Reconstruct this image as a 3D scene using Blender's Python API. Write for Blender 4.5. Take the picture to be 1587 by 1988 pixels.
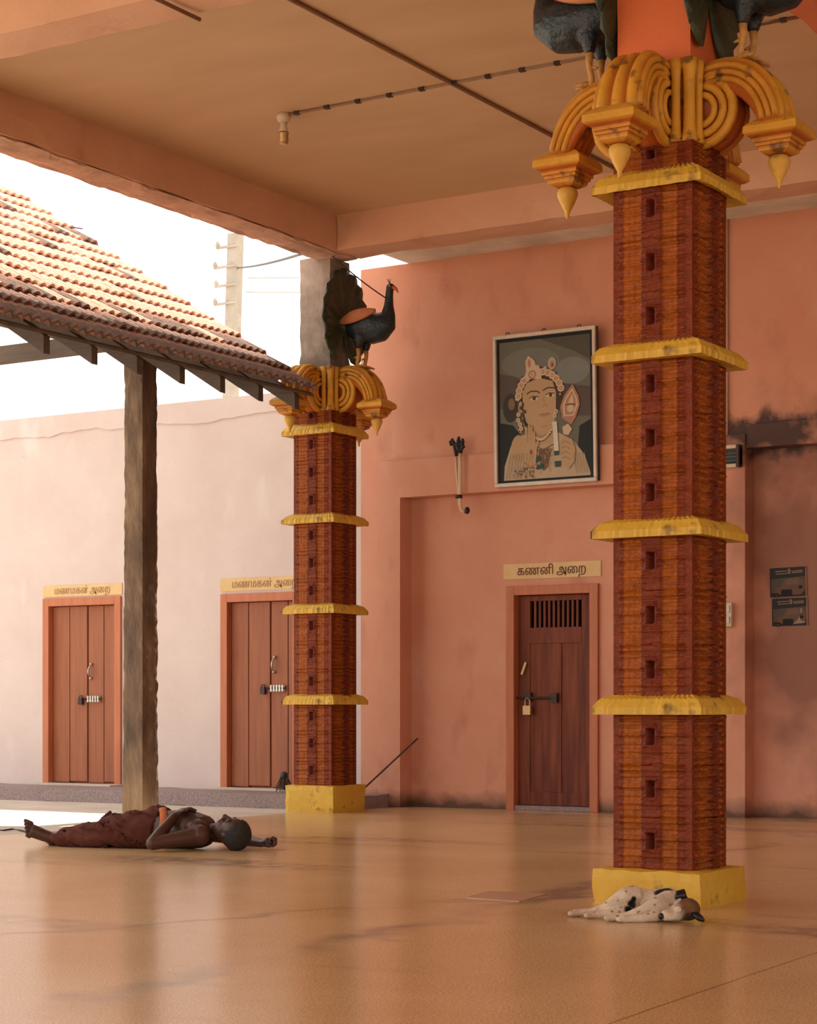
import bpy, bmesh, math, random
import numpy as np
from mathutils import Vector, Matrix, noise as mnoise

random.seed(7); np.random.seed(7)
for o in list(bpy.data.objects): bpy.data.objects.remove(o)
SC = bpy.context.scene
COL = SC.collection

# ------------------------------------------------------------------ camera, sky, sun, exposure
F, YH, CX, CH = 3886.0, 1375.0, 793.5, 0.957          # focal length / horizon / centre in photo pixels, eye height in metres
TH = math.radians(31.8)
CT, ST = math.cos(TH), math.sin(TH)
cam_d = bpy.data.cameras.new('camera'); cam = bpy.data.objects.new('camera', cam_d); COL.objects.link(cam)
cam.location = (0, 0, CH); cam.rotation_euler = (math.pi/2, 0, TH)
cam_d.sensor_fit = 'AUTO'; cam_d.sensor_width = 36; cam_d.lens = 36*F/1988.0
cam_d.shift_x = 0; cam_d.shift_y = (YH-994.0)/1988.0
cam_d.clip_end = 500
SC.camera = cam

W = bpy.data.worlds.new('sky'); SC.world = W; W.use_nodes = True
bg = W.node_tree.nodes['Background']
bg.inputs[0].default_value = (1.0, 0.968, 0.905, 1); bg.inputs[1].default_value = 2.0

sun_d = bpy.data.lights.new('sun_offscreen', 'SUN'); sun = bpy.data.objects.new('sun_offscreen', sun_d); COL.objects.link(sun)
sun_d.energy = 10; sun_d.angle = math.radians(1.0); sun_d.color = (1, .93, .8)
sun.rotation_euler = (math.radians(-29.5), 0, 0)

SC.view_settings.view_transform = 'Standard'; SC.view_settings.look = 'None'
SC.view_settings.gamma = 1; SC.view_settings.exposure = 0.0
SC.view_settings.use_curve_mapping = False

# ------------------------------------------------------------------ photo pixel -> place helpers
def C(px, py, w):                       # pixel + depth along the view axis
    r = (px-CX)/F*w
    return Vector((r*CT-w*ST, r*ST+w*CT, CH-(py-YH)/F*w))
def ground(px, py, z=0):
    return C(px, py, (CH-z)*F/(py-YH))
def onY(px, py, Y):
    t = (px-CX)/F
    return C(px, py, Y/(CT+t*ST))
def XY(px, Y): return onY(px, YH, Y).x
def onX(px, py, X):
    t = (px-CX)/F
    return C(px, py, X/(t*CT-ST))

# ------------------------------------------------------------------ mesh helpers
class MB:
    def __init__(s): s.v, s.f, s.c = [], [], []
    def add(s, vs, fs, col=None):
        b = len(s.v); s.v += [tuple(p) for p in vs]; s.f += [tuple(b+i for i in q) for q in fs]
        s.c += [col]*len(vs) if not isinstance(col, list) else col
        return s
    def box(s, x0, x1, y0, y1, z0, z1, col=None):
        vs = [(x0,y0,z0),(x1,y0,z0),(x1,y1,z0),(x0,y1,z0),(x0,y0,z1),(x1,y0,z1),(x1,y1,z1),(x0,y1,z1)]
        return s.add(vs, [(3,2,1,0),(4,5,6,7),(0,1,5,4),(1,2,6,5),(2,3,7,6),(3,0,4,7)], col)
    def bar(s, a, b, w, h, up=(0,0,1), col=None):      # box beam from a to b
        a, b = Vector(a), Vector(b); d = (b-a).normalized(); sd = d.cross(Vector(up)).normalized(); u = sd.cross(d)
        vs = []
        for p in (a, b):
            for i, j in ((-1,-1),(1,-1),(1,1),(-1,1)): vs.append(p+sd*(i*w/2)+u*(j*h/2))
        return s.add(vs, [(0,1,2,3),(7,6,5,4),(0,4,5,1),(1,5,6,2),(2,6,7,3),(3,7,4,0)], col)
    def tube(s, pts, rad, n=8, cap=True, col=None, flat=1.0):
        pts = [Vector(p) for p in pts]; m = len(pts)
        if not isinstance(rad, (list, tuple)): rad = [rad]*m
        vs, prev = [], None
        for i, p in enumerate(pts):
            t = (pts[min(i+1, m-1)]-pts[max(i-1, 0)]).normalized()
            if prev is None:
                a = Vector((0,0,1)) if abs(t.z) < .9 else Vector((1,0,0)); u = t.cross(a).normalized()
            else:
                u = (prev - t*prev.dot(t)).normalized()
            prev = u; v = t.cross(u)
            r = rad[i]; ru, rv = r if isinstance(r, tuple) else (r, r*flat)
            for k in range(n):
                an = 2*math.pi*k/n; vs.append(p+u*(ru*math.cos(an))+v*(rv*math.sin(an)))
        fs = [(i*n+k, i*n+(k+1) % n, (i+1)*n+(k+1) % n, (i+1)*n+k) for i in range(m-1) for k in range(n)]
        if cap: fs += [tuple(range(n-1, -1, -1)), tuple((m-1)*n+k for k in range(n))]
        return s.add(vs, fs, col)
    def lathe(s, prof, n=16, at=(0,0,0), col=None):     # prof: (r, z)
        at = Vector(at); vs = []
        for r, z in prof:
            for k in range(n): vs.append(at+Vector((r*math.cos(2*math.pi*k/n), r*math.sin(2*math.pi*k/n), z)))
        m = len(prof)
        fs = [(i*n+k, i*n+(k+1) % n, (i+1)*n+(k+1) % n, (i+1)*n+k) for i in range(m-1) for k in range(n)]
        fs += [tuple(range(n-1, -1, -1)), tuple((m-1)*n+k for k in range(n))]
        return s.add(vs, fs, col)
    def frus(s, prof, at=(0,0,0), col=None):            # square rings (half size, z)
        at = Vector(at); vs = []
        for h, z in prof:
            for i, j in ((-1,-1),(1,-1),(1,1),(-1,1)): vs.append(at+Vector((i*h, j*h, z)))
        m = len(prof)
        fs = [(i*4+k, i*4+(k+1) % 4, i*4+4+(k+1) % 4, i*4+4+k) for i in range(m-1) for k in range(4)]
        fs += [(3,2,1,0), tuple((m-1)*4+k for k in range(4))]
        return s.add(vs, fs, col)
    def ball(s, c, r, n=12, m=8, rot=None, col=None):
        c = Vector(c); r = r if isinstance(r, (tuple, list)) else (r, r, r); vs = []
        for i in range(m+1):
            ph = math.pi*(i+.02)/(m+.04)
            for k in range(n):
                an = 2*math.pi*k/n
                q = Vector((r[0]*math.sin(ph)*math.cos(an), r[1]*math.sin(ph)*math.sin(an), -r[2]*math.cos(ph)))
                vs.append(c+(rot @ q if rot else q))
        fs = [(i*n+k, i*n+(k+1) % n, (i+1)*n+(k+1) % n, (i+1)*n+k) for i in range(m) for k in range(n)]
        fs += [tuple(range(n-1, -1, -1)), tuple(m*n+k for k in range(n))]
        return s.add(vs, fs, col)
    def mesh(s, name, smooth=False):
        me = bpy.data.meshes.new(name); me.from_pydata(s.v, [], s.f)
        if any(c is not None for c in s.c):
            at = me.attributes.new('paint', 'FLOAT_COLOR', 'POINT')
            at.data.foreach_set('color', np.array([(c if c is not None else (0,0,0))+(1,) for c in s.c], dtype=np.float32).ravel())
        if smooth: me.polygons.foreach_set('use_smooth', [True]*len(me.polygons))
        me.update(); return me

def link(name, me, m=None, parent=None, loc=None, rotz=None):
    o = bpy.data.objects.new(name, me); COL.objects.link(o)
    if m and me is not None and not me.materials: me.materials.append(m)
    if parent: o.parent = parent
    if loc is not None: o.location = loc
    if rotz is not None: o.rotation_euler = (0, 0, rotz)
    return o
def tag(o, label=None, cat=None, group=None, kind=None):
    if label: o['label'] = label
    if cat: o['category'] = cat
    if group: o['group'] = group
    if kind: o['kind'] = kind
    return o
def thing(name, label, cat, loc=(0,0,0), rotz=0, group=None):
    o = bpy.data.objects.new(name, None); COL.objects.link(o); o.empty_display_size = .1
    o.location = loc; o.rotation_euler = (0,0,rotz)
    return tag(o, label, cat, group)
def copy_tree(o, parent=None):
    c = o.copy(); COL.objects.link(c)
    if parent: c.parent = parent
    for ch in o.children: copy_tree(ch, c)
    return c
def bevel(o, w=.006, seg=2):
    b = o.modifiers.new('bevel', 'BEVEL'); b.width = w; b.segments = seg; b.limit_method = 'ANGLE'; return o
def rough_box(x0, x1, y0, y1, z0, z1, step, jit, seed=0):   # subdivided box with worn edges
    bm = bmesh.new()
    n = [max(1, int(round((b-a)/step))) for a, b in ((x0,x1),(y0,y1),(z0,z1))]
    bmesh.ops.create_cube(bm, size=1)
    for ax in range(3):
        for i in range(1, n[ax]):
            co = [0,0,0]; no = [0,0,0]; no[ax] = 1; co[ax] = -.5+i/n[ax]
            bmesh.ops.bisect_plane(bm, geom=bm.verts[:]+bm.edges[:]+bm.faces[:], plane_co=co, plane_no=no)
    for v in bm.verts:
        e = sum(abs(abs(c)-.5) < 1e-4 for c in v.co)
        s = Vector(((x0+x1)/2, (y0+y1)/2, (z0+z1)/2))+Vector((v.co.x*(x1-x0), v.co.y*(y1-y0), v.co.z*(z1-z0)))
        nz = mnoise.noise(s*6+Vector((seed, 0, 0)))*.7+mnoise.noise(s*23+Vector((seed, 3, 0)))*.6
        if e >= 2:
            pull = jit*max(0, nz+.25)*1.6
            d = Vector((math.copysign(1, v.co.x) if abs(abs(v.co.x)-.5) < 1e-4 else 0,
                        math.copysign(1, v.co.y) if abs(abs(v.co.y)-.5) < 1e-4 else 0,
                        math.copysign(1, v.co.z) if abs(abs(v.co.z)-.5) < 1e-4 else 0))
            v.co = s-d*pull
        else: v.co = s+v.normal*nz*jit*.25
    me = bpy.data.meshes.new('rough'); bm.to_mesh(me); bm.free(); return me
def blob(name, mb, voxel, iters=6, fac=.5):                # fuse primitives into one continuous smooth skin
    me = mb.mesh(name+'_raw'); o = bpy.data.objects.new(name, me); COL.objects.link(o)
    r = o.modifiers.new('r', 'REMESH'); r.mode = 'VOXEL'; r.voxel_size = voxel; r.use_smooth_shade = True
    sm = o.modifiers.new('s', 'SMOOTH'); sm.iterations = iters; sm.factor = fac
    dg = bpy.context.evaluated_depsgraph_get(); ev = o.evaluated_get(dg)
    out = bpy.data.meshes.new_from_object(ev); bpy.data.objects.remove(o); bpy.data.meshes.remove(me)
    out.name = name; out.polygons.foreach_set('use_smooth', [True]*len(out.polygons)); return out
def paint_verts(me, fn):
    n = len(me.vertices); co = np.empty(n*3, np.float32); me.vertices.foreach_get('co', co); co = co.reshape(n, 3)
    c = np.ones((n, 4), np.float32); c[:, :3] = fn(co)
    at = me.attributes.new('paint', 'FLOAT_COLOR', 'POINT'); at.data.foreach_set('color', c.ravel()); return me
def text_mesh(body, size, name='lettering', bold=0):
    cu = bpy.data.curves.new(name, 'FONT'); cu.body = body; cu.size = size; cu.align_x = 'CENTER'; cu.align_y = 'CENTER'
    cu.extrude = .002; cu.offset = bold
    o = bpy.data.objects.new(name, cu); COL.objects.link(o)
    dg = bpy.context.evaluated_depsgraph_get(); me = bpy.data.meshes.new_from_object(o.evaluated_get(dg))
    bpy.data.objects.remove(o); return me

# ------------------------------------------------------------------ materials
def mat(name, c1, c2=None, c3=None, scale=4, rough=.7, rvar=.1, bump=.15, bscale=60, stretch=(1,1,1), spec=.4, detail=6,
        attr=False, metal=0, lo=.35, hi=.7, dist=.02, coat=0):
    m = bpy.data.materials.new(name); m.use_nodes = True; nt = m.node_tree; N, L = nt.nodes, nt.links
    b = N['Principled BSDF']; b.inputs['Roughness'].default_value = rough; b.inputs['Metallic'].default_value = metal
    b.inputs['Specular IOR Level'].default_value = spec
    if coat: b.inputs['Coat Weight'].default_value = coat; b.inputs['Coat Roughness'].default_value = .12
    tc = N.new('ShaderNodeTexCoord'); mp = N.new('ShaderNodeMapping'); mp.inputs['Scale'].default_value = stretch
    L.new(tc.outputs['Object'], mp.inputs['Vector'])
    nz = N.new('ShaderNodeTexNoise'); nz.inputs['Scale'].default_value = scale; nz.inputs['Detail'].default_value = detail
    nz.inputs['Roughness'].default_value = .6
    L.new(mp.outputs[0], nz.inputs['Vector'])
    rp = N.new('ShaderNodeValToRGB'); L.new(nz.outputs['Fac'], rp.inputs['Fac'])
    e = rp.color_ramp.elements; c2 = c2 or c1
    e[0].position = lo; e[0].color = (*c1, 1); e[1].position = hi; e[1].color = (*c2, 1)
    if c3: q = e.new((lo+hi)/2); q.color = (*c3, 1)
    out = rp.outputs['Color']
    if attr:
        a = N.new('ShaderNodeAttribute'); a.attribute_name = 'paint'
        mx = N.new('ShaderNodeMix'); mx.data_type = 'RGBA'; mx.blend_type = 'MULTIPLY'; mx.inputs['Factor'].default_value = 1
        L.new(a.outputs['Color'], mx.inputs['A']); L.new(out, mx.inputs['B']); out = mx.outputs['Result']
    L.new(out, b.inputs['Base Color'])
    if rvar:
        mr = N.new('ShaderNodeMapRange'); mr.inputs['To Min'].default_value = rough-rvar; mr.inputs['To Max'].default_value = rough+rvar
        L.new(nz.outputs['Fac'], mr.inputs['Value']); L.new(mr.outputs[0], b.inputs['Roughness'])
    if bump:
        n2 = N.new('ShaderNodeTexNoise'); n2.inputs['Scale'].default_value = bscale; n2.inputs['Detail'].default_value = 4
        L.new(mp.outputs[0], n2.inputs['Vector'])
        bp = N.new('ShaderNodeBump'); bp.inputs['Strength'].default_value = bump; bp.inputs['Distance'].default_value = dist
        L.new(n2.outputs['Fac'], bp.inputs['Height']); L.new(bp.outputs[0], b.inputs['Normal'])
    m['color_out'] = out.node.name
    return m
def nodes_of(m): return m.node_tree.nodes, m.node_tree.links, m.node_tree.nodes['Principled BSDF']
def over(m, fac_socket, colour):               # lay a colour over the base colour with a mask
    N, L, b = nodes_of(m)
    mx = N.new('ShaderNodeMix'); mx.data_type = 'RGBA'
    src = b.inputs['Base Color'].links[0].from_socket
    L.new(fac_socket, mx.inputs['Factor']); L.new(src, mx.inputs['A']); mx.inputs['B'].default_value = (*colour, 1)
    L.new(mx.outputs['Result'], b.inputs['Base Color'])
def noise_mask(m, scale, lo, hi, stretch=(1,1,1), detail=5, coords='Object', amount=1.0):
    N, L, b = nodes_of(m)
    tc = N.new('ShaderNodeTexCoord'); mp = N.new('ShaderNodeMapping'); mp.inputs['Scale'].default_value = stretch
    L.new(tc.outputs[coords], mp.inputs['Vector'])
    nz = N.new('ShaderNodeTexNoise'); nz.inputs['Scale'].default_value = scale; nz.inputs['Detail'].default_value = detail
    L.new(mp.outputs[0], nz.inputs['Vector'])
    mr = N.new('ShaderNodeMapRange'); mr.inputs['From Min'].default_value = lo; mr.inputs['From Max'].default_value = hi
    mr.inputs['To Max'].default_value = amount
    L.new(nz.outputs['Fac'], mr.inputs['Value']); return mr.outputs[0]
def axis_mask(m, axis, lo, hi, wob=.0, wscale=2.0, amount=1.0):      # 0 at lo .. amount at hi along an axis, wobbled by noise
    N, L, b = nodes_of(m)
    tc = N.new('ShaderNodeTexCoord'); sp = N.new('ShaderNodeSeparateXYZ'); L.new(tc.outputs['Object'], sp.inputs[0])
    v = sp.outputs['XYZ'.index(axis)]
    if wob:
        nz = N.new('ShaderNodeTexNoise'); nz.inputs['Scale'].default_value = wscale; nz.inputs['Detail'].default_value = 6
        L.new(tc.outputs['Object'], nz.inputs['Vector'])
        ma = N.new('ShaderNodeMath'); ma.operation = 'MULTIPLY_ADD'; L.new(nz.outputs['Fac'], ma.inputs[0]); ma.inputs[1].default_value = wob
        L.new(v, ma.inputs[2]); v = ma.outputs[0]; lo += wob/2; hi += wob/2
    mr = N.new('ShaderNodeMapRange'); mr.inputs['From Min'].default_value = lo; mr.inputs['From Max'].default_value = hi
    mr.inputs['To Max'].default_value = amount; L.new(v, mr.inputs['Value']); return mr.outputs[0]
def sphere_mask(m, c, sz, wob=.8, wscale=3.0, amount=1.0, sharp=.5):  # a stain with its own ragged outline
    N, L, b = nodes_of(m)
    tc = N.new('ShaderNodeTexCoord'); mp = N.new('ShaderNodeMapping'); mp.vector_type = 'POINT'
    mp.inputs['Scale'].default_value = tuple(1/s for s in sz); mp.inputs['Location'].default_value = tuple(-a/s for a, s in zip(c, sz))
    L.new(tc.outputs['Object'], mp.inputs['Vector'])
    ln = N.new('ShaderNodeVectorMath'); ln.operation = 'LENGTH'; L.new(mp.outputs[0], ln.inputs[0])
    nz = N.new('ShaderNodeTexNoise'); nz.inputs['Scale'].default_value = wscale; nz.inputs['Detail'].default_value = 6
    L.new(tc.outputs['Object'], nz.inputs['Vector'])
    ma = N.new('ShaderNodeMath'); ma.operation = 'MULTIPLY_ADD'; L.new(nz.outputs['Fac'], ma.inputs[0]); ma.inputs[1].default_value = wob
    L.new(ln.outputs['Value'], ma.inputs[2])
    mr = N.new('ShaderNodeMapRange'); mr.inputs['From Min'].default_value = 1+wob/2; mr.inputs['From Max'].default_value = 1+wob/2-sharp
    mr.inputs['To Max'].default_value = amount; L.new(ma.outputs[0], mr.inputs['Value']); return mr.outputs[0]
def mul(m, a, b_):
    N, L, b = nodes_of(m); x = N.new('ShaderNodeMath'); x.operation = 'MULTIPLY'; L.new(a, x.inputs[0]); L.new(b_, x.inputs[1]); return x.outputs[0]

M = {}
M['wall'] = mat('salmon_plaster', (.60,.255,.155), (.66,.315,.205), scale=1.3, rough=.62, bump=.12, bscale=25, spec=.35)
M['lit_wall'] = mat('lit_pink_plaster', (.61,.49,.455), (.67,.555,.52), scale=1.6, rough=.75, bump=.1, bscale=25, spec=.25)  # the hall wall's pink, lightened in colour for the courtyard's brightness
M['ceiling'] = mat('ceiling_paint', (.56,.37,.22), (.63,.43,.27), scale=.9, rough=.7, bump=.05, stretch=(1,3,1), spec=.3)
M['beam'] = mat('beam_paint', (.60,.34,.22), (.68,.40,.27), scale=1.1, rough=.7, bump=.1, bscale=30, spec=.3)
over(M['beam'], noise_mask(M['beam'], 1.8, .58, .72, detail=9, amount=.4), (.36,.14,.095))
M['red_beam'] = mat('red_beam_paint', (.62,.17,.07), (.70,.21,.09), scale=1.2, rough=.5, bump=.06)
M['cement'] = mat('bare_cement', (.17,.135,.11), (.42,.36,.31), scale=3.2, rough=.85, bump=.4, bscale=18, c3=(.30,.25,.21))
M['soffit_cement'] = mat('soffit_cement', (.58,.50,.42), (.80,.73,.64), scale=2.2, rough=.85, bump=.25, bscale=18)
M['worn_soffit'] = mat('worn_soffit', (.42,.27,.19), (.68,.47,.35), scale=3, rough=.85, bump=.5, bscale=14)
M['step'] = mat('mauve_terrazzo_step', (.20,.14,.135), (.36,.27,.26), scale=45, rough=.6, bump=.15, bscale=120)
M['court'] = mat('courtyard_cement', (.50,.42,.35), (.62,.53,.45), scale=2, rough=.8, bump=.2, bscale=40)
M['earth'] = mat('pale_earth', (.40,.33,.25), (.50,.42,.33), scale=.5, rough=.95, bump=0)
M['sign'] = mat('sign_ochre', (.64,.43,.19), (.72,.50,.25), scale=6, rough=.7, bump=.03)
M['ink'] = mat('sign_ink', (.10,.018,.012), (.14,.03,.02), scale=20, rough=.6, bump=0)
M['ink_faded'] = mat('faded_sign_ink', (.36,.20,.09), (.44,.27,.13), scale=20, rough=.7, bump=0)
M['wood'] = mat('painted_door_wood', (.265,.078,.031), (.36,.12,.052), scale=2.2, rough=.55, bump=.12, bscale=30, stretch=(9,9,.7), spec=.4)
M['frame_wood'] = mat('door_frame_wood', (.43,.13,.055), (.53,.175,.08), scale=2.5, rough=.5, bump=.08, bscale=30, stretch=(6,6,.8))
M['dark_wood'] = mat('dark_door_wood', (.115,.027,.014), (.25,.068,.033), scale=2.0, rough=.55, bump=.15, bscale=30, stretch=(10,10,.7), spec=.22)
M['steel'] = mat('dull_steel', (.40,.36,.33), (.58,.54,.5), scale=20, rough=.4, metal=.8, bump=.05)
M['iron'] = mat('dark_iron', (.035,.025,.022), (.07,.05,.045), scale=20, rough=.55, metal=.4, bump=.1)
M['brass'] = mat('brass', (.40,.25,.11), (.50,.33,.16), scale=20, rough=.4, metal=.7, bump=.05)
M['yellow'] = mat('yellow_paint', (.62,.36,.035), (.72,.46,.06), scale=5, rough=.5, bump=.25, bscale=30, c3=(.68,.41,.045), spec=.4)
over(M['yellow'], noise_mask(M['yellow'], 9, .60, .72, amount=.75), (.13,.06,.025))
M['ochre'] = mat('ochre_capital', (.80,.78,.74), (1.05,1.02,1), scale=7, rough=.45, bump=.25, bscale=35, attr=True, spec=.32)
over(M['ochre'], noise_mask(M['ochre'], 11, .60, .70, amount=.8), (.085,.035,.02))
M['shaft'] = mat('glazed_red_shaft', (.72,.68,.66), (1.1,1.05,1.0), scale=16, rough=.34, rvar=.10, bump=.35, bscale=45, attr=True, spec=.20, stretch=(1,1,2))
M['upper'] = mat('orange_column_paint', (.62,.135,.035), (.70,.17,.05), scale=1.5, rough=.5, bump=.06)
M['post'] = mat('weathered_post', (.085,.055,.036), (.30,.20,.12), scale=3, rough=.85, bump=.6, bscale=22, stretch=(2,2,.6), c3=(.17,.105,.065))
M['timber'] = mat('dark_timber', (.08,.056,.044), (.14,.10,.08), scale=3, rough=.8, bump=.3, bscale=25, stretch=(.6,3,3))
M['grey_timber'] = mat('grey_timber', (.10,.075,.06), (.17,.125,.10), scale=3, rough=.8, bump=.3, bscale=25, stretch=(.6,3,3))
M['tile'] = mat('clay_tile', (.48,.23,.15), (.70,.45,.34), scale=7, rough=.8, bump=.3, bscale=40)
M['tile_mossy'] = mat('mossy_clay_tile', (.10,.065,.05), (.40,.19,.125), scale=8, rough=.9, bump=.6, bscale=40, c3=(.22,.12,.085))
M['skin'] = mat('brown_skin', (.060,.022,.015), (.085,.033,.022), scale=8, rough=.45, bump=.06, bscale=120, spec=.4)
M['hair'] = mat('grey_black_hair', (.015,.011,.010), (.045,.036,.033), scale=60, rough=.7, bump=.6, bscale=200)
M['cloth'] = mat('brown_red_cloth', (.080,.024,.017), (.12,.039,.028), scale=9, rough=.9, bump=.2, bscale=60, spec=.15)
M['waist'] = mat('orange_waistband', (.46,.13,.04), (.56,.18,.06), scale=14, rough=.85, bump=.2)
M['fur'] = mat('dog_fur', (.8,.78,.76), (1.05,1.03,1.0), scale=26, rough=.85, bump=.5, bscale=160, attr=True, spec=.2)
M['nose'] = mat('dog_nose', (.01,.009,.009), (.02,.017,.016), scale=20, rough=.35, bump=.1)
M['bird'] = mat('peacock_body_paint', (.7,.7,.7), (1.2,1.15,1.1), scale=14, rough=.38, bump=.5, bscale=45, attr=True, spec=.5)
M['plume'] = mat('peacock_tail_paint', (.018,.030,.015), (.062,.068,.032), scale=9, rough=.45, bump=.4, bscale=40, spec=.4)
M['saddle'] = mat('peacock_wing_orange', (.42,.14,.05), (.52,.19,.075), scale=9, rough=.55, bump=.2)
M['bird_leg'] = mat('peacock_leg_ochre', (.46,.23,.06), (.58,.31,.09), scale=16, rough=.5, bump=.4, bscale=60)
M['beak'] = mat('peacock_beak', (.60,.12,.02), (.66,.15,.03), rough=.4, bump=0)
M['alu'] = mat('pale_frame_metal', (.55,.46,.37), (.66,.56,.46), scale=12, rough=.4, bump=.03, spec=.5)
M['print'] = mat('printed_paper', (.92,.92,.92), (1,1,1), scale=8, rough=.5, bump=0, attr=True, spec=.2)
M['cream'] = mat('cream_plastic', (.58,.46,.33), (.66,.54,.40), scale=10, rough=.5, bump=.03)
M['pvc'] = mat('brown_conduit', (.22,.115,.065), (.30,.165,.095), scale=10, rough=.6, bump=.1)
M['cane'] = mat('pale_cane', (.62,.42,.26), (.72,.52,.34), scale=14, rough=.4, bump=.08, spec=.5)
M['rubber'] = mat('black_rubber', (.012,.010,.010), (.03,.024,.022), scale=12, rough=.5, bump=.2)
M['teal'] = mat('grey_teal_metal', (.055,.065,.062), (.09,.10,.095), scale=8, rough=.5, bump=.05)
M['pole'] = mat('pale_concrete_pole', (.36,.32,.27), (.46,.41,.35), scale=5, rough=.9, bump=.2)
M['straw'] = mat('dark_broom_straw', (.07,.04,.03), (.14,.085,.06), scale=30, rough=.9, bump=.2)

# polished terrazzo floor
fm = mat('polished_mosaic_floor', (.66,.43,.20), (.78,.54,.28), scale=.7, rough=.2, rvar=.05, bump=0, spec=.5)
over(fm, noise_mask(fm, 95, .53, .60, amount=.65), (.88,.66,.42))
over(fm, noise_mask(fm, 120, .54, .60, amount=.6), (.26,.12,.05))
over(fm, mul(fm, noise_mask(fm, .55, .58, .70, stretch=(.35,1.5,1)), noise_mask(fm, 6, .3, .6)), (.24,.145,.095))
N_, L_, b_ = nodes_of(fm)
def smear(pa, pb, width, amount, wob=.9, gate=True):              # long grey mop mark with ragged edges
    A, B = ground(*pa), ground(*pb); dd = (B-A); dd.z = 0; dd.normalize(); nn = Vector((-dd.y, dd.x, 0))
    t0 = N_.new('ShaderNodeTexCoord'); dp = N_.new('ShaderNodeVectorMath'); dp.operation = 'DOT_PRODUCT'
    L_.new(t0.outputs['Object'], dp.inputs[0]); dp.inputs[1].default_value = nn
    nz_ = N_.new('ShaderNodeTexNoise'); nz_.inputs['Scale'].default_value = 1.6; nz_.inputs['Detail'].default_value = 8; L_.new(t0.outputs['Object'], nz_.inputs['Vector'])
    m0 = N_.new('ShaderNodeMath'); m0.operation = 'MULTIPLY_ADD'; L_.new(nz_.outputs['Fac'], m0.inputs[0]); m0.inputs[1].default_value = wob; L_.new(dp.outputs['Value'], m0.inputs[2])
    m1_ = N_.new('ShaderNodeMath'); m1_.operation = 'SUBTRACT'; L_.new(m0.outputs[0], m1_.inputs[0]); m1_.inputs[1].default_value = nn.dot(A)+wob/2
    m2_ = N_.new('ShaderNodeMath'); m2_.operation = 'ABSOLUTE'; L_.new(m1_.outputs[0], m2_.inputs[0])
    mr_ = N_.new('ShaderNodeMapRange'); mr_.inputs['From Min'].default_value = width; mr_.inputs['From Max'].default_value = width*.15; mr_.inputs['To Max'].default_value = amount
    L_.new(m2_.outputs[0], mr_.inputs['Value']); over(fm, mul(fm, mr_.outputs[0], noise_mask(fm, .9, .38, .58)) if gate else mr_.outputs[0], (.26,.19,.15) if gate else (.14,.07,.035))
smear((450,1880), (1430,1652), .16, .8); smear((200,1800), (400,1786), .10, .6)
smear((1180,1988), (1560,1858), .008, .7, .02, False)
tc = N_.new('ShaderNodeTexCoord'); nz = N_.new('ShaderNodeTexNoise'); nz.inputs['Scale'].default_value = 90; nz.inputs['Detail'].default_value = 3
n3 = N_.new('ShaderNodeTexNoise'); n3.inputs['Scale'].default_value = 2.2; n3.inputs['Detail'].default_value = 3
L_.new(tc.outputs['Object'], nz.inputs['Vector']); L_.new(tc.outputs['Object'], n3.inputs['Vector'])
ad = N_.new('ShaderNodeMath'); ad.operation = 'MULTIPLY_ADD'; L_.new(n3.outputs['Fac'], ad.inputs[0]); ad.inputs[1].default_value = 2.0; L_.new(nz.outputs['Fac'], ad.inputs[2])
bp = N_.new('ShaderNodeBump'); bp.inputs['Strength'].default_value = .03; bp.inputs['Distance'].default_value = .01
L_.new(ad.outputs[0], bp.inputs['Height']); L_.new(bp.outputs[0], b_.inputs['Normal'])
M['floor'] = fm
M['patch'] = mat('floor_repair_patch', (.46,.27,.17), (.52,.32,.21), scale=6, rough=.35, bump=.05)

# ------------------------------------------------------------------ dimensions
YW, YF, YR = 16.42, 16.36, 16.57            # wall face, projecting surround, recessed panel
Z_CEIL, Z_BEAM = 5.42, 5.10
XC = XY(701, YW)                            # left end of the tall wall
X_F0, X_F1 = XY(733, YF), XY(777, YF)       # surround
X_R1 = XY(1335, YF); X_R2 = XY(1447, YF)
Z_LOW = 4.12; Z_TOP = 5.25
z_sur_top = onY(735, 897, YF).z; z_rec = onY(778, 966, YF).z; z_rec2 = onY(1450, 869, YF).z

def struct(name, me, m, label=None, cat=None, parent=None):
    o = link(name, me, m, parent)
    if not parent: tag(o, label, cat, kind='structure')
    return o

# floors
struct('floor', MB().box(-10.55, 14, -8, 16.6, -.12, 0).mesh('floor'), M['floor'], 'polished brown mosaic floor of the open hall', 'floor')
struct('floor_courtyard', MB().box(-30, -10.55, -8, 16.6, -.13, -.004).mesh('floor_courtyard'), M['court'], 'sunlit pale cement floor of the courtyard', 'floor')
struct('ground', MB().box(-90, 90, -60, 120, -.5, -.14).mesh('ground'), M['earth'], 'pale bare ground outside the hall', 'ground')
pc = [ground(*p) for p in ((903,1743),(950,1731),(1062,1737),(1008,1751))]
pm = MB(); pm.add([(p.x,p.y,.0) for p in pc]+[(p.x,p.y,.004) for p in pc], [(4,5,6,7),(0,1,5,4),(1,2,6,5),(2,3,7,6),(3,0,4,7)])
struct('trim_1', pm.mesh('patch'), M['patch'], 'pale grey repair patch set in the mosaic floor', 'floor patch')

# ledge along the foot of the courtyard wall
Y_ST = 15.62; Z_ST = .135; X_ST = XY(738, 16.2)
st = struct('trim_2', rough_box(-24, X_ST, Y_ST, YW, -.01, Z_ST, .25, .012, 3), M['step'], 'low mauve grey terrazzo ledge along the pink wall', 'ledge')

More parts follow.
